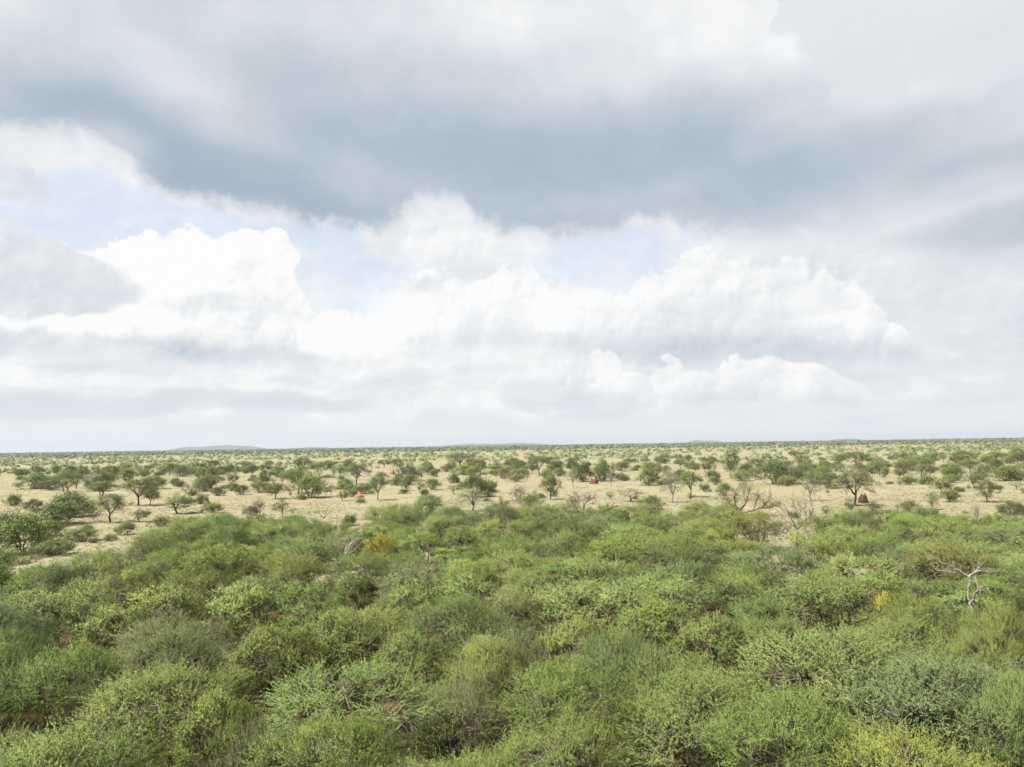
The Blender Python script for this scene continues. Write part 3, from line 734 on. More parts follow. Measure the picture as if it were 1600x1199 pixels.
# ---- crowns of the thicket that stand out: x, top y, width, kind, tint
CROWNS = [
 (20, 985, 110, 'feathery_bush', 'sage green'), (100, 1015, 170, 'thorn_bush', 'leaf green'), (255, 1052, 260, 'feathery_bush', 'sage green'), (345, 1078, 130, 'leafy_shrub', 'yellow-green'),
 (80, 1160, 300, 'thorn_bush', 'yellow-green'), (262, 966, 170, 'sprawling_bush', 'grey-green'), (60, 922, 170, 'thorn_bush', 'sage green'), (262, 908, 120, 'leafy_shrub', 'yellow-green'),
 (372, 908, 120, 'leafy_shrub', 'yellow-green'), (565, 1050, 290, 'sprawling_bush', 'sage green'), (520, 1130, 230, 'thorn_bush', 'yellow-green'), (430, 975, 130, 'leafy_shrub', 'yellow-green'),
 (470, 905, 140, 'feathery_bush', 'sage green'), (532, 952, 140, 'leafy_shrub', 'yellow-green'), (645, 985, 130, 'leafy_shrub', 'yellow-green'), (722, 900, 120, 'leafy_shrub', 'yellow-green'),
 (765, 1002, 130, 'thorn_bush', 'yellow-green'), (722, 1062, 130, 'twiggy_bush', 'grey-green'), (795, 925, 90, 'thorn_bush', 'grey-green'), (900, 918, 220, 'feathery_bush', 'sage green'),
 (898, 968, 90, 'leafy_shrub', 'yellow-green'), (965, 990, 150, 'thorn_bush', 'sage green'), (1015, 905, 170, 'thorn_bush', 'sage green'), (1115, 960, 100, 'leafy_shrub', 'yellow-green'),
 (882, 1045, 190, 'thorn_bush', 'leaf green'), (1035, 1022, 170, 'feathery_bush', 'sage green'), (1100, 1065, 290, 'thorn_bush', 'sage green'), (890, 1128, 200, 'sprawling_bush', 'yellow-green'),
 (1300, 1000, 320, 'feathery_bush', 'sage green'), (1470, 1040, 330, 'thorn_bush', 'grey-green'), (1440, 1165, 270, 'thorn_bush', 'yellow-green'), (1280, 905, 200, 'thorn_bush', 'sage green'),
 (1435, 940, 130, 'thorn_bush', 'leaf green'), (1420, 978, 200, 'feathery_bush', 'sage green'), (1545, 992, 140, 'feathery_bush', 'yellow-green'), (1565, 950, 100, 'thorn_bush', 'olive green'),
 (1595, 1062, 140, 'thorn_bush', 'sage green'), (1185, 940, 120, 'sprawling_bush', 'leaf green'), (1235, 1092, 230, 'thorn_bush', 'leaf green'), (400, 1140, 120, 'twiggy_bush', 'grey-green'),
 (1210, 858, 160, 'feathery_bush', 'grey-green'), (1180, 800, 90, 'thorn_bush', 'olive green'), (1065, 850, 140, 'thorn_bush', 'dark green'), (980, 838, 160, 'thorn_bush', 'leaf green'),
 (700, 790, 80, 'thorn_bush', 'dark green'), (640, 790, 70, 'feathery_bush', 'sage green'), (780, 812, 100, 'feathery_bush', 'leaf green'), (870, 800, 90, 'feathery_bush', 'grey-green'),
 (1400, 800, 90, 'twiggy_bush', 'grey-green'), (1310, 805, 110, 'thorn_bush', 'dark green'), (1480, 810, 90, 'thorn_bush', 'leaf green'), (1480, 850, 110, 'thorn_bush', 'olive green'),
 (240, 838, 80, 'thorn_bush', 'dark green'), (340, 800, 100, 'thorn_bush', 'leaf green'), (440, 815, 90, 'feathery_bush', 'leaf green'), (95, 880, 90, 'thorn_bush', 'dark green'),
 (1130, 790, 80, 'sprawling_bush', 'olive green'), (520, 812, 90, 'feathery_bush', 'sage green'), (470, 868, 110, 'thorn_bush', 'olive green'), (1350, 870, 140, 'feathery_bush', 'sage green'),
]
def crown_spot(px, top, h):
    """foot of a plant of height h whose crown top shows at (px, top)"""
    q = at(px, top + 4, h)
    return q
TH = []
def thicket(px, top, wpx, kind, tint, h, label=None):
    q = crown_spot(px, top, h)
    k = (q - CAM).dot(_f) / FOC
    w = wpx * k
    TH.append((q.x, q.y, w, h, kind, tint, label))
for px, ty, wpx, kind, tint in CROWNS:
    h = {'thorn_bush': 3.6, 'feathery_bush': 3.3, 'leafy_shrub': 3.5, 'sprawling_bush': 2.9, 'twiggy_bush': 2.9}[kind] * RNG.uniform(0.94, 1.08)
    thicket(px, ty, wpx * 1.08, kind, tint, h)
thicket(592, 832, 50, 'leafy_shrub', 'yellow', 3.5, 'bright golden yellow bush deep in the green thicket')
thicket(1385, 922, 60, 'leafy_shrub', 'yellow', 3.6, 'small bush with a yellow flush between green crowns')
DEAD = [at(1512, 890, 4.5), at(528, 840, 3.3)]                                           # feet of the two dead trees of the thicket
def edge_y(px): return np.interp(px, EDGE[:, 0], EDGE[:, 1]) + 4.0 * np.sin(px / 23.0) + 3.0 * np.sin(px / 9.7 + 1.0)
def fill_thicket():
    r = np.random.default_rng(77)
    cand = []
    for i in range(7500):
        y = math.sqrt(r.uniform(9.0 ** 2, 100.0 ** 2)); x = r.uniform(-0.95, 0.95) * y + r.uniform(-3, 3)
        cand.append((x, y))
    for x, y in cand:
        u = r.random()
        kind = 'thorn_bush' if u < 0.42 else 'feathery_bush' if u < 0.68 else 'leafy_shrub' if u < 0.82 else 'sprawling_bush' if u < 0.97 else 'twiggy_bush'
        h = {'thorn_bush': 3.5, 'feathery_bush': 3.2, 'leafy_shrub': 3.3, 'sprawling_bush': 2.7, 'twiggy_bush': 2.7}[kind] * r.uniform(0.72, 1.14)
        w = {'thorn_bush': 5.2, 'feathery_bush': 4.6, 'leafy_shrub': 3.5, 'sprawling_bush': 4.8, 'twiggy_bush': 4.2}[kind] * r.uniform(0.75, 1.12)
        w *= 1.22 if y < 42 else 1.08
        s = project((x, y, h))
        if s is None or not (-420 < s[0] < 2020) or s[1] > 1500: continue
        if s[1] < edge_y(s[0]) + r.uniform(-2, 6): continue
        # keep the outline: the crown's shoulders must stay below it too
        k = FOC / s[2]
        if s[1] + 6 < edge_y(s[0] - 0.38 * w * k) or s[1] + 6 < edge_y(s[0] + 0.38 * w * k): continue
        if any(((s[0] - a) / c) ** 2 + ((s[1] - b) / d) ** 2 < 1 for a, b, c, d in HOLES): continue
        if any((x - q[0]) ** 2 + (y - q[1]) ** 2 < (0.362 * (w + q[2])) ** 2 for q in TH): continue
        if any(math.hypot(x - q.x, y - q.y) < 0.5 * w for q in DEAD): continue
        if any(abs(x - q.x * (y / q.y)) < 0.5 * w + 0.6 and 0 < q.y - y < c_ for q, c_ in zip(DEAD, (2.4, 5.0))): continue
        if any(q[5] == 'yellow' and abs(x - q[0] * (y / q[1])) < 0.5 * w + 0.35 * q[2] and 0 < q[1] - y < 4.5 for q in TH): continue
        v = math.sin(x / 9 + y / 14) + math.sin(x / 17 - y / 7 + 2) + r.normal(0, 0.9)
        near = y < 34
        if kind == 'leafy_shrub': tint = 'yellow-green' if r.random() < 0.75 else 'leaf green'
        elif kind == 'twiggy_bush': tint = 'grey-green' if r.random() < 0.6 else 'brownish'
        else: tint = 'dark green' if v < -1.7 else 'leaf green' if v < -0.5 else 'sage green' if v < 0.8 else 'grey-green' if v < 1.5 else 'olive green' if v < 1.9 else 'yellow-green'
        TH.append((x, y, w, h, kind, tint, None))
fill_thicket()
for x, y, w, h, kind, tint, lab in TH:
    add(kind, 'near' if y < 36 else 'mid', x, y, w, h, tint, 'thicket', lab)

# ---- the rest of the open plain out to about 380 m
def fill_plain():
    r = np.random.default_rng(5)
    have = np.array([(t['x'], t['y'], t['w']) for t in THINGS])
    n = 0
    order = r.uniform(0, 1, 9000)
    for u0 in order:
        y = math.sqrt(105 ** 2 + u0 * (400 ** 2 - 105 ** 2)); x = r.uniform(-0.82, 0.82) * y
        s = project((x, y, 0))
        # grassy clearings between looser and denser stands
        dens = 0.5 + 0.55 * math.sin(x / 31 + 1.0) * math.sin(y / 43) + 0.35 * math.sin(x / 13 + y / 19)
        if y < 170: dens = dens * 0.55
        elif y < 230: dens = dens * 0.7 + 0.1
        else: dens = (dens - 0.22) * 1.35
        if r.random() > dens: continue
        u = r.random()
        if y < 170: kind = 'low_bush' if u < 0.45 else 'sapling' if u < 0.75 else 'sparse_tree' if u < 0.85 else 'bare_shrub'
        else: kind = 'umbrella_tree' if u < 0.22 else 'round_tree' if u < 0.38 else 'dense_bush' if u < 0.66 else 'low_bush' if u < 0.84 else 'sparse_tree' if u < 0.95 else 'sapling'
        W, H = {'umbrella_tree': (6.0, 4.8), 'round_tree': (4.2, 4.2), 'dense_bush': (5.4, 3.0), 'low_bush': (3.2, 1.4), 'sparse_tree': (3.6, 4.0), 'sapling': (1.5, 2.5), 'bare_shrub': (2.0, 1.6)}[kind]
        k = r.uniform(0.6, 1.2)
        w, h = W * k * r.uniform(0.85, 1.2), H * k
        if y < 170: w, h = w * 0.6, h * 0.6
        if ((have[:, 0] - x) ** 2 + (have[:, 1] - y) ** 2 < (0.5 * (have[:, 2] + w)) ** 2).any(): continue
        sy = project((x, y, 0))
        if sy[1] > edge_y(sy[0]) - 4 and y < 140: continue
        tint = ('dark green', 'leaf green', 'olive green', 'sage green', 'grey-green', 'yellow-green', 'brownish')[r.choice(7, p=(0.20, 0.22, 0.19, 0.14, 0.13, 0.07, 0.05))]
        add(kind, 'far', x, y, w, h, tint, 'plain', r=r)
        have = np.vstack([have, (x, y, w)]); n += 1
        if n >= 480: break
fill_plain()

# ---- leave out what nothing in the photograph would show (hidden behind nearer crowns or outside the frame)
def cull():
    G = np.zeros((380, 1100), bool)                     # 2 px cells, a little more than the frame
    keep = []
    Yg, Xg = np.mgrid[0:380, 0:1100]; Xg = Xg * 2 - 299; Yg = Yg * 2 + 641
    for t in sorted(THINGS, key=lambda t: t['y']):
        lo = {'umbrella_tree': 0.45, 'round_tree': 0.3, 'sparse_tree': 0.3}.get(t['kind'], 0.1)
        c = project((t['x'], t['y'], t['z'] + t['h'] * (1 + lo) / 2))
        if c is None: continue
        k = FOC / c[2]
        rx, ry = t['w'] / 2 * k, max(t['h'] * (1 - lo) / 2 * k, 0.25 * t['w'] * k * CAM_H / c[2])
        x0, x1 = int(max(0, (c[0] + 300 - rx) // 2)), int(min(1100, (c[0] + 300 + rx) // 2 + 2)); y0, y1 = int(max(0, (c[1] - ry - 640) // 2)), int(min(380, (c[1] + ry - 640) // 2 + 2))
        if x0 >= x1 or y0 >= y1: continue
        e = ((Xg[y0:y1, x0:x1] - c[0]) / rx) ** 2 + ((Yg[y0:y1, x0:x1] - c[1]) / ry) ** 2
        ins = e < 1; vis = (ins & ~G[y0:y1, x0:x1]).sum()
        full = max(math.pi * rx * ry / 4, 1)
        if vis < 3 or vis / full < 0.10:
            if not t['label']: continue
        t['seen'] = vis
        keep.append(t)
        if t['kind'] not in ('sparse_tree', 'sapling', 'bare_shrub'): G[y0:y1, x0:x1] |= e < 0.66
    return keep
THINGS = cull()

# ---- landmarks the labels point to (photograph x, y)
MARKS = [('the bleached dead tree', 1512, 905), ('the dead branch tangle', 525, 850), ('the golden yellow bush', 592, 848), ('the bare grey tree', 1247, 810),
         ('the gnarled dark tree', 1160, 790), ('the bright orange mound', 561, 771), ('the brown mound', 1349, 775), ('the blue hill', 340, 698), ('the half-hidden mound', 36, 872),
         ('the tall narrow tree', 1144, 725), ('the dark red mound', 926, 749), ('the small orange mound', 329, 760), ('the yellow-flushed bush', 1385, 932)]
FAR_MARKS = MARKS + [('the camera', 800, 1500), ('the horizon', 800, 300)]
ORD = ('first second third fourth fifth sixth seventh eighth ninth tenth eleventh twelfth thirteenth fourteenth fifteenth sixteenth seventeenth eighteenth nineteenth twentieth').split()
ORD += ['twenty-' + o for o in ORD[:9]] + ['thirtieth'] + ['thirty-' + o for o in ORD[:9]]
def write_labels():
    cells = {}
    for t in THINGS:
        if t['label']: continue
        s = project((t['x'], t['y'], t['z'] + t['h'] * 0.6))
        ms = sorted(MARKS, key=lambda m: math.hypot(m[1] - s[0], (m[2] - s[1]) * 1.6))
        A = ms[0]; va = np.array((s[0] - A[1], s[1] - A[2])); va = va / (np.linalg.norm(va) + 1e-6)
        def cosang(m):
            v = np.array((m[1] - A[1], m[2] - A[2])); return float(va @ v / (np.linalg.norm(v) + 1e-6))
        B = max((m for m in FAR_MARKS if m is not A), key=cosang)
        big = t['w'] * FOC / s[2]
        cells.setdefault((t['tint'], t['kind'], A[0], B[0]), []).append((math.hypot(s[0] - A[1], s[1] - A[2]), t))
    for (tint, kind, a, b), rows in cells.items():
        rows.sort(key=lambda q: q[0])
        for i, (_, t) in enumerate(rows):
            what = f"{tint} {NOUN[kind][0]}" if kind != 'bare_shrub' else 'half-bare brown shrub'
            t['label'] = f"{ORD[min(i, len(ORD) - 1)]} {what} from {a} towards {b}"
    seen = {}
    for t in THINGS:                                     # leafless shrubs of two tints could meet
        n = seen[t['label']] = seen.get(t['label'], 0) + 1
        if n > 1: t['label'] = 'another ' + t['label']
write_labels()

BOTH = {}
def joined(g, kind):
    """wood and leaves in one mesh, for trees too far off to show their parts"""
    if id(g) in BOTH: return BOTH[id(g)]
    a, b = g['wood_me'], g['crown_me']
    if b is None: BOTH[id(g)] = a; return a
    def arr(me):
        V = np.empty(len(me.vertices) * 3, np.float32); me.vertices.foreach_get('co', V)
        L = np.empty(len(me.loops), np.int32); me.loops.foreach_get('vertex_index', L)
        T = np.empty(len(me.polygons), np.int32); me.polygons.foreach_get('loop_total', T)
        return V.reshape(-1, 3), L, T
    Va, La, Ta = arr(a); Vb, Lb, Tb = arr(b)
    tone = np.empty(len(Tb), np.float32); b.attributes['tone'].data.foreach_get('value', tone)
    me = bpy.data.meshes.new(kind)
    V = np.concatenate([Va, Vb]); L = np.concatenate([La, Lb + len(Va)]); T = np.concatenate([Ta, Tb])
    me.vertices.add(len(V)); me.vertices.foreach_set('co', V.ravel())
    me.loops.add(len(L)); me.loops.foreach_set('vertex_index', L)
    me.polygons.add(len(T)); me.polygons.foreach_set('loop_start', np.concatenate([[0], np.cumsum(T)[:-1]]).astype(np.int32)); me.polygons.foreach_set('loop_total', T)
    me.materials.append(a.materials[0]); me.materials.append(M_LEAF)
    me.polygons.foreach_set('material_index', np.concatenate([np.zeros(len(Ta)), np.ones(len(Tb))]).astype(np.int32))
    q = me.attributes.new('tone', 'FLOAT', 'FACE'); q.data.foreach_set('value', np.concatenate([np.zeros(len(Ta)), tone]).astype(np.float32))
    cv = np.empty(len(Tb) * 3, np.float32); b.attributes['cn'].data.foreach_get('vector', cv)
    q = me.attributes.new('cn', 'FLOAT_VECTOR', 'FACE'); q.data.foreach_set('vector', np.concatenate([np.zeros(len(Ta) * 3, np.float32), cv]))
    me.update(calc_edges=True)
    BOTH[id(g)] = me
    return me
GROUPS = {'thicket': 'bushes and shrubs of the dense thicket', 'plain': 'trees and bushes scattered over the open plain'}
for t in sorted(THINGS, key=lambda t: t['y']):
    g = PROTO[(t['kind'], t['lod'])][t['v']]
    c = np.array(TINT[t['tint']]) * np.exp(t['jit'][0] * 0.09 + t['jit'][1] * np.array([0.035, -0.01, 0.0]) + t['jit'][2] * np.array([0.0, 0.0, 0.08]))
    far = t['y'] > 230
    o = link(t['kind'], joined(g, t['kind']) if far else None, loc=(t['x'], t['y'], t['z']))
    o.rotation_euler = (0, 0, t['rot']); o.scale = (t['sx'] * t['flip'], t['sx'] * (2.0 - t['flip'] * t['flip']) * (1 + 0.08 * t['jit'][1]), t['sz'])
    tag(o, t['label'], NOUN[t['kind']][1], GROUPS[t['zone']])
    if far:
        o.color = (*c, 1)
    else:
        o.empty_display_size = 0.3
        link('trunk' if t['kind'] in TREES else 'stems', g['wood_me'], o)
        if g['crown_me'] is not None:
            cr_ = link('crown', g['crown_me'], o); cr_.color = (*c, 1)
            if t['tint'] == 'yellow': cr_['label'] = 'golden yellow leaves'

# ================================================================== dead trees, built limb by limb
def limb_tree(name, foot, k, limbs, mat, label, sides=7, seed=1, twigs=10, twig_len=0.6, girth=1.0, leafy=0, tint='dark green'):
    """limbs: lists of (dx px, up px, depth m, radius m) seen from the camera, in photograph pixels from the foot; k metres per pixel.
    The first limb is the trunk."""
    r = np.random.default_rng(seed)
    az = math.atan2(foot.x, foot.y); ex = np.array((math.cos(az), -math.sin(az), 0)); ey = np.array((math.sin(az), math.cos(az), 0))
    root = link(name, None, loc=(foot.x, foot.y, float(gh(foot.x, foot.y))))
    root.empty_display_size = 0.3
    tag(root, label, 'tree')
    tw = []; tips = []
    for n, lb in enumerate(limbs):
        P = np.array([ex * (a * k) + ey * d + np.array((0, 0, b * k)) for a, b, d, _ in lb]); R = np.array([q[3] for q in lb]) * girth
        m = 6 * (len(P) - 1) + 1
        s = np.linspace(0, len(P) - 1, m); Q = np.stack([np.interp(s, np.arange(len(P)), P[:, j]) for j in range(3)], -1)
        Q[1:-1] = (Q[:-2] + 2 * Q[1:-1] + Q[2:]) / 4
        Q[1:] += r.normal(0, 0.35, (m - 1, 3)) * np.interp(s, np.arange(len(P)), R)[1:, None]
        rad = np.interp(s, np.arange(len(P)), R) * r.uniform(0.88, 1.12, m)
        T = unit(np.gradient(Q, axis=0)); A_ = unit(np.cross(T, (0.3, 0.2, 0.93))); B_ = np.cross(T, A_)
        an = np.arange(sides) * 2 * math.pi / sides
        V = (Q[:, None] + rad[:, None, None] * (A_[:, None] * np.cos(an)[None, :, None] + B_[:, None] * np.sin(an)[None, :, None])).reshape(-1, 3)
        i = np.arange((m - 1) * sides); a, c = i // sides, i % sides
        F = np.stack([a * sides + c, a * sides + (c + 1) % sides, (a + 1) * sides + (c + 1) % sides, (a + 1) * sides + c], -1)
        link('trunk' if n == 0 else 'limb', mesh_from(name + '_limb', V, F, mat, smooth=True), root)
        if n:
            for _ in range(twigs):
                j = r.integers(m // 3, m); d = unit(T[j] * 0.5 + r.normal(0, 0.7, 3) + np.array((0, 0, 0.35)))
                L = twig_len * r.uniform(0.4, 1.2)
                w = bent(Q[j], Q[j] + d * L, 0.08, r, 5, 0.06)
                tw.append(tube(w, max(rad[j] * 0.4, 0.012), 0.006, 4)); tips.append((w[2], unit(w[-1] - w[1]), L))
                for _ in range(3):
                    h = w[r.integers(2, 5)]; tw.append(tube(bent(h, h + unit(d + r.normal(0, 0.7, 3)) * L * 0.5, 0.05, r, 4, 0.06), 0.011, 0.004, 3))
    if tw:
        V, F = join(tw); tag(link('twigs', mesh_from(name + '_twigs', V, F, mat), root), kind='stuff')
    if leafy:
        pick = [tips[i] for i in r.integers(0, len(tips), leafy)]
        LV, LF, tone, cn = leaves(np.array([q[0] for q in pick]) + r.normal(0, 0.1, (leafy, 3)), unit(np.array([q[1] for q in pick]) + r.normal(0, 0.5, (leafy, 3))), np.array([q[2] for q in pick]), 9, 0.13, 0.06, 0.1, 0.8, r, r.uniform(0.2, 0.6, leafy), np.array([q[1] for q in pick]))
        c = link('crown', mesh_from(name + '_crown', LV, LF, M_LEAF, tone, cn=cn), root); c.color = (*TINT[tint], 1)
    return root

# bleached tree standing out of the thicket
f0 = DEAD[0].copy(); f0.z = 0; k0 = (DEAD[0] - CAM).dot(_f) / FOC
base_up = 4.5 / k0                            # the top stands 4.5 m above the ground
def up(y): return base_up - (y - 884)
limb_tree('dead_tree', f0, k0, [
    [(2, -8, 0.0, 0.17), (1, up(950), 0.0, 0.15), (-2, up(925), 0.05, 0.13), (2, up(908), 0.1, 0.12), (2, up(900), 0.1, 0.12)],
    [(1, up(901), 0.1, 0.10), (-6, up(897), 0.1, 0.085), (-13, up(892), 0.0, 0.075), (-22, up(886), -0.1, 0.065), (-31, up(882), -0.2, 0.05), (-38, up(880), -0.2, 0.035)],
    [(-13, up(897), 0.1, 0.05), (-28, up(896), 0.3, 0.035), (-42, up(897), 0.5, 0.015)],
    [(2, up(901), 0.1, 0.11), (8, up(895), 0.2, 0.085), (14, up(889), 0.3, 0.06), (19, up(884), 0.3, 0.03)],
    [(6, up(896), 0.1, 0.06), (17, up(890), 0.0, 0.045), (29, up(891), -0.2, 0.03), (40, up(888), -0.3, 0.014)],
    [(3, up(940), -0.1, 0.13), (8, up(925), -0.3, 0.11), (14, up(914), -0.5, 0.09), (20, up(910), -0.6, 0.05)],
    [(12, up(915), -0.5, 0.06), (11, up(905), -0.4, 0.05), (8, up(899), -0.2, 0.03)],
], M_WHITE, 'bleached white dead tree with forked limbs standing out of the thicket', seed=4, twigs=6, twig_len=0.42, girth=0.45)

# tangle of dead branches on the other side of the thicket
f1 = DEAD[1].copy(); f1.z = 0; k1 = (DEAD[1] - CAM).dot(_f) / FOC
H1 = 3.8 / k1
rt = np.random.default_rng(8)
limbs = [[(0, -4, 0.0, 0.12), (0, H1 * 0.25, 0.0, 0.10)]]
for i in range(13):
    e = -42 + i * 6.6 + rt.normal(0, 3); top = H1 * rt.uniform(0.72, 1.08) - abs(e) * 0.22
    dd = rt.uniform(-1.2, 1.2)
    limbs.append([(rt.normal(0, 2), H1 * 0.12, dd * 0.1, 0.075), (e * 0.38, H1 * 0.42, dd * 0.4, 0.055), (e * 0.75, top * 0.80, dd * 0.8, 0.035), (e * 1.02, top, dd, 0.014)])
limbs.append([(6, H1 * 0.3, -0.4, 0.07), (20, H1 * 0.72, -0.5, 0.055), (32, H1 * 0.84, -0.6, 0.04), (42, H1 * 0.80, -0.6, 0.02)])
limb_tree('dead_shrub', f1, k1, limbs, M_WHITE, 'grey tangle of dead fanned branches beside the golden yellow bush', seed=9, twigs=5, twig_len=0.6)

# bare grey tree on the dry grass, just behind the thicket
f2 = at(1247, 845); k2 = (f2 - CAM).dot(_f) / FOC
limb_tree('bare_tree', f2, k2, [
    [(0, -3, 0, 0.20), (-1, 10, 0, 0.17), (-1, 20, 0, 0.15)],
    [(-1, 17, 0, 0.12), (-11, 27, 0.2, 0.09), (-19, 32, 0.4, 0.06), (-33, 36, 0.5, 0.03)],
    [(-1, 19, 0, 0.12), (-7, 31, -0.2, 0.09), (-13, 44, -0.3, 0.06), (-19, 58, -0.3, 0.02)],
    [(-1, 20, 0, 0.12), (4, 33, 0.4, 0.08), (5, 46, 0.5, 0.05), (3, 60, 0.6, 0.02)],
    [(0, 19, 0, 0.14), (9, 30, -0.1, 0.12), (20, 38, -0.2, 0.10), (24, 50, -0.2, 0.08), (20, 62, -0.1, 0.06), (21, 72, 0, 0.03)],
    [(-8, 33, -0.2, 0.06), (-20, 46, 0.1, 0.04), (-28, 57, 0.3, 0.015)],
    [(4, 36, 0.4, 0.05), (-3, 50, 0.7, 0.03), (-6, 62, 0.8, 0.012)],
    [(14, 34, -0.1, 0.06), (12, 46, -0.5, 0.04), (13, 58, -0.7, 0.015)],
], M_GREY, 'bare pale grey tree on dry grass just behind the thicket', seed=12, twigs=22, twig_len=0.9, girth=0.8)

# low gnarled dark tree
f3 = at(1155, 806); k3 = (f3 - CAM).dot(_f) / FOC
limb_tree('gnarled_tree', f3, k3, [
    [(0, -2, 0, 0.22), (-1, 6, 0, 0.2)],
    [(-1, 5, 0, 0.17), (-12, 16, 0.3, 0.12), (-20, 26, 0.5, 0.08), (-26, 36, 0.5, 0.03)],
    [(-1, 5, 0, 0.15), (-5, 18, -0.4, 0.12), (-6, 30, -0.6, 0.07), (-3, 42, -0.6, 0.03)],
    [(0, 5, 0, 0.16), (10, 18, 0.6, 0.12), (15, 32, 0.9, 0.07), (19, 44, 0.9, 0.03)],
    [(2, 3, 0, 0.17), (20, 8, -0.2, 0.14), (34, 13, -0.3, 0.11), (43, 22, -0.3, 0.07), (48, 32, -0.2, 0.03)],
    [(20, 8, -0.2, 0.10), (26, 20, 0.3, 0.07), (30, 31, 0.4, 0.03)],
    [(34, 13, -0.3, 0.09), (46, 12, 0.2, 0.06), (56, 16, 0.4, 0.03)],
], bark_material('dark_bark', (0.035, 0.028, 0.022), (0.10, 0.08, 0.06)), 'low gnarled dark tree sprawling at the edge of the thicket', seed=14, twigs=30, twig_len=1.0, leafy=420, tint='olive green')
# small dark leafless bush in the grass
f4 = at(506, 811); k4 = (f4 - CAM).dot(_f) / FOC
limb_tree('bare_bush', f4, k4, [
    [(0, -2, 0, 0.08), (0, 2, 0, 0.07)],
    [(0, 1, 0, 0.06), (-6, 8, 0.2, 0.05), (-11, 11, 0.3, 0.02)],
    [(0, 1, 0, 0.06), (3, 8, 0.1, 0.05), (5, 16, 0.1, 0.02)],
    [(1, 2, 0, 0.05), (9, 10, -0.2, 0.04), (15, 14, -0.3, 0.02)],
], M_BARK, 'small dark leafless bush alone on pale grass behind the thicket', seed=15, twigs=5, twig_len=0.5)

# ================================================================== termite mounds
def mound_material(name, c0, c1):
    m, t, o = new_mat(name)
    tcn = node(t, 'ShaderNodeTexCoord')
    n = node(t, 'ShaderNodeTexNoise', Vector=tcn.outputs['Object'], Scale=3.5, Detail=7.0, Roughness=0.7)
    p = node(t, 'ShaderNodeBsdfPrincipled', Base_Color=ramp_node(t, n.outputs[0], [(0.3, c0), (0.7, c1)]), Roughness=1.0)
    p.inputs['Specular IOR Level'].default_value = 0.1
    b = node(t, 'ShaderNodeBump', Height=n.outputs[0], Strength=0.9, Distance=0.08)
    t.links.new(b.outputs[0], p.inputs['Normal']); t.links.new(p.outputs[0], o.inputs[0])
    return m
M_ORANGE = mound_material('orange_clay', (0.150, 0.070, 0.045), (0.220, 0.112, 0.075))
M_RED = mound_material('red_brown_clay', (0.028, 0.017, 0.012), (0.055, 0.031, 0.023))
def mound(px, fy, wpx, hpx, spires, mat, label, seed, plateau=0.5):
    r = np.random.default_rng(seed)
    f = at(px, fy); k = (f - CAM).dot(_f) / FOC
    w, h = wpx * k / 2, hpx * k
    n, m = 30, 22
    th = np.arange(n) * 2 * math.pi / n; s = np.linspace(0, 1, m)
    T, Sg = np.meshgrid(th, s)
    R = w * (1 - Sg ** 1.4 * 0.97)
    X, Y = R * np.cos(T), R * np.sin(T)
    Z = np.zeros_like(X)
    for i in range(spires):
        a = i * 2 * math.pi / spires + r.uniform(-0.4, 0.4); d = 0.0 if spires == 1 else w * 0.42
        cx, cy, hh, rr = d * math.cos(a), d * math.sin(a) * 0.7, h * r.uniform(0.75, 1.0) if i else h, w * (0.75 if spires == 1 else 0.42)
        q = np.sqrt((X - cx) ** 2 + (Y - cy) ** 2) / rr
        Z = np.maximum(Z, hh * np.clip(1 - q, 0, 1) ** 0.8)
    base = h * plateau * np.clip(1 - (np.hypot(X, Y) / w) ** 4, 0, 1)
    Z = np.maximum(Z, base)
    for f_, a_ in ((3.0, 0.10), (6.0, 0.06), (11.0, 0.035)):
        nz = np.sin(X / w * f_ + r.uniform(0, 6)) * np.sin(Y / w * f_ + r.uniform(0, 6)) * np.cos(Z / h * f_ + r.uniform(0, 6))
        Z = Z + nz * h * a_ * (Z > 0.03 * h); X = X * (1 + nz * a_); Y = Y * (1 + nz * a_)
    Z[0] = -0.25
    V = np.stack([X, Y, Z], -1).reshape(-1, 3)
    i = np.arange((m - 1) * n); a, c = i // n, i % n
    F = np.stack([a * n + c, a * n + (c + 1) % n, (a + 1) * n + (c + 1) % n, (a + 1) * n + c], -1)
    o = link('termite_mound', mesh_from('termite_mound', V, F, mat, smooth=False), loc=(f.x, f.y, float(gh(f.x, f.y))))
    tag(o, label, 'termite mound', 'termite mounds on the plain')
mound(561, 778, 15, 11, 1, M_ORANGE, 'bright orange cone-shaped termite mound beside a neat flat-topped tree', 1)
mound(612, 741, 11, 11, 2, M_ORANGE, 'distant orange termite mound between dark bushes behind the bright orange one', 2)
mound(329, 766, 7, 11, 1, M_ORANGE, 'small narrow orange termite mound against a leaf green bush', 3)
mound(57, 757, 6, 8, 1, M_ORANGE, 'tiny orange termite mound in front of a dark wide bush', 4)
mound(34, 882, 22, 8, 2, mound_material('dull_orange_clay', (0.09, 0.05, 0.034), (0.145, 0.085, 0.058)), 'orange earth mound half hidden behind thicket bushes', 5)
mound(928, 756, 15, 13, 2, mound_material('dark_red_clay', (0.05, 0.021, 0.014), (0.095, 0.041, 0.028)), 'dark red termite mound in the shade between two dense bushes', 6)
mound(1349, 786, 16, 17, 3, M_RED, 'dark brown termite mound with three spires under a wide flat-topped tree', 7, 0.72)

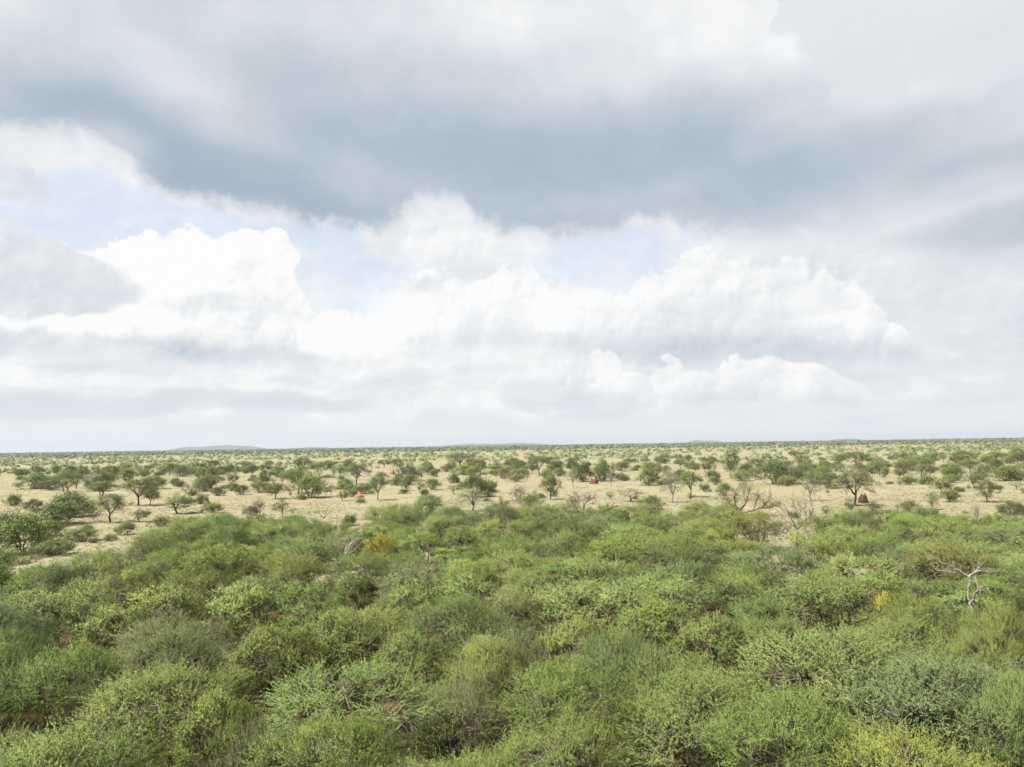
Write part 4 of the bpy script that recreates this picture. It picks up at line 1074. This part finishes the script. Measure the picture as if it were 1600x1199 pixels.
# ================================================================== uncountable growth
def build_scrub():
    """bush country too far off to tell plant from plant"""
    r = np.random.default_rng(31)
    Vs, tints, tones, cns = [], [], [], []
    pal = np.array([TINT[k] for k in ('dark green', 'leaf green', 'olive green', 'sage green', 'grey-green', 'yellow-green')])
    def ring(d0, d1, n, quads, size, wmin, wmax, clear, mix=(0.14, 0.22, 0.20, 0.20, 0.12, 0.12), deep=1.0):
        y = np.sqrt(r.uniform(d0 ** 2, d1 ** 2, n)); x = r.uniform(-0.98, 0.98, n) * y
        dens = 0.55 + 0.65 * np.sin(x / 61 + 1) * np.sin(y / 83) + 0.35 * np.sin(x / 23 + y / 31)
        ok = r.random(n) < np.maximum(dens, clear); x, y = x[ok], y[ok]; n = len(x)
        w = r.uniform(wmin, wmax, n); h = w * r.uniform(0.42, 0.75, n)
        u = unit(r.normal(size=(n, quads, 3))); u[..., 2] = np.abs(u[..., 2])
        rad = r.uniform(0.6, 1.0, (n, quads))[..., None]
        c = u * rad * np.stack([w / 2, w / 2, h * 0.72], -1)[:, None] + np.stack([x, y, gh(x, y) + h * 0.28], -1)[:, None]
        c[..., 2] += r.normal(0, 0.12, (n, quads)) * h[:, None]
        a = unit(r.normal(size=(n, quads, 3)) * (1, 1, 0.6)); b = unit(np.cross(r.normal(size=(n, quads, 3)) + (0, 0, 1.2), a))
        s = (size * r.uniform(0.6, 1.3, (n, quads)) * w[:, None])[..., None]
        Vs.append(np.stack([c - a * s, c + b * s * 0.7, c + a * s, c - b * s * 0.7], 2).reshape(-1, 3))
        t = deep * pal[r.choice(6, n, p=mix)] * np.exp(r.normal(0, 0.14, (n, 1)))
        cns.append(unit(u + np.array([0, 0, 0.25])).reshape(-1, 3)); tints.append(np.repeat(t, quads, 0)); tones.append(np.clip(r.normal(0.42, 0.16, n * quads), 0, 1))
    ring(330, 800, 3200, 70, 0.10, 1.6, 5.8, 0.12)
    ring(800, 1400, 3600, 24, 0.18, 2.0, 6.5, 0.25)
    dark = (0.46, 0.14, 0.22, 0.06, 0.12, 0.0)
    ring(1400, 2600, 9000, 16, 0.26, 4.0, 9.0, 0.7, dark, 0.8)
    ring(2600, 7500, 12000, 12, 0.36, 6.0, 13.0, 0.9, dark, 0.62)
    V = np.concatenate(Vs); F = np.arange(len(V)).reshape(-1, 4)
    m, t, o = new_mat('distant_leaf')
    a = t.nodes.new('ShaderNodeAttribute'); a.attribute_name = 'tint'
    b = t.nodes.new('ShaderNodeAttribute'); b.attribute_name = 'tone'
    col = mix_rgb(t, b.outputs['Fac'], mix_rgb(t, 1.0, a.outputs['Color'], (0.70, 0.82, 0.90), 'MULTIPLY'), mix_rgb(t, 1.0, a.outputs['Color'], (1.38, 1.25, 0.95), 'MULTIPLY'))
    p = node(t, 'ShaderNodeBsdfPrincipled', Base_Color=col, Roughness=0.7)
    tr = node(t, 'ShaderNodeBsdfTranslucent', Color=col)
    nrm = crown_normal(t); t.links.new(nrm, p.inputs['Normal']); t.links.new(nrm, tr.inputs['Normal'])
    mx = t.nodes.new('ShaderNodeMixShader'); mx.inputs[0].default_value = 0.3
    t.links.new(p.outputs[0], mx.inputs[1]); t.links.new(tr.outputs[0], mx.inputs[2]); t.links.new(mx.outputs[0], o.inputs[0])
    me = mesh_from('scrubland', V, F, m, np.concatenate(tones), cn=np.concatenate(cns))
    q = me.attributes.new('tint', 'FLOAT_COLOR', 'FACE')
    tt = np.concatenate(tints); q.data.foreach_set('color', np.concatenate([tt, np.ones((len(tt), 1))], 1).astype(np.float32).ravel())
    tag(link('scrubland', me), 'far bush country merging into one green belt below the horizon', kind='stuff')
build_scrub()

def build_grass():
    """tussocks of dry grass on the open plain and in the gaps of the thicket"""
    r = np.random.default_rng(41)
    def tufts(n, d0, d1, h0, h1, w, blades):
        y = np.sqrt(r.uniform(d0 ** 2, d1 ** 2, n)); x = r.uniform(-0.92, 0.92, n) * y
        k = 0.75 + 0.45 * np.sin(x / 7 + np.sin(y / 5)) * np.sin(y / 9 + 1)
        ok = r.random(n) < k; x, y = x[ok], y[ok]; n = len(x)
        b = np.stack([x, y, gh(x, y) - 0.03], -1)[:, None] + r.normal(0, 1, (n, blades, 3)) * (0.16, 0.16, 0)
        d = unit(np.concatenate([r.normal(0, 0.36, (n, blades, 2)), np.ones((n, blades, 1))], -1))
        h = r.uniform(h0, h1, (n, 1)) * r.uniform(0.6, 1.2, (n, blades))
        sd = unit(np.cross(d, r.normal(size=(n, blades, 3)))) * (w * r.uniform(0.6, 1.3, (n, blades)))[..., None]
        V = np.stack([b - sd, b + sd, b + d * h[..., None]], 2).reshape(-1, 3)
        return V
    V = np.concatenate([tufts(26000, 70, 150, 0.14, 0.32, 0.03, 6), tufts(15500, 150, 330, 0.15, 0.3, 0.06, 4), tufts(4200, 10, 70, 0.25, 0.6, 0.018, 12)])
    F = np.arange(len(V)).reshape(-1, 3)
    m, t, o = new_mat('dry_grass')
    col, pos, fine_ = plain_colour(t)
    at_ = t.nodes.new('ShaderNodeAttribute'); at_.attribute_name = 'tone'
    col = mix_rgb(t, at_.outputs['Fac'], mix_rgb(t, 1.0, col, (0.95, 0.97, 0.88), 'MULTIPLY'), mix_rgb(t, 1.0, col, (1.25, 1.22, 1.12), 'MULTIPLY'))
    p = node(t, 'ShaderNodeBsdfPrincipled', Base_Color=col, Roughness=0.85)
    p.inputs['Specular IOR Level'].default_value = 0.15
    tr = node(t, 'ShaderNodeBsdfTranslucent', Color=col)
    mx = t.nodes.new('ShaderNodeMixShader'); mx.inputs[0].default_value = 0.35
    t.links.new(p.outputs[0], mx.inputs[1]); t.links.new(tr.outputs[0], mx.inputs[2]); t.links.new(mx.outputs[0], o.inputs[0])
    tag(link('grass', mesh_from('grass', V, F, m, r.uniform(0, 1, len(F)))), 'pale dry grass covering the open plain', kind='stuff')
build_grass()
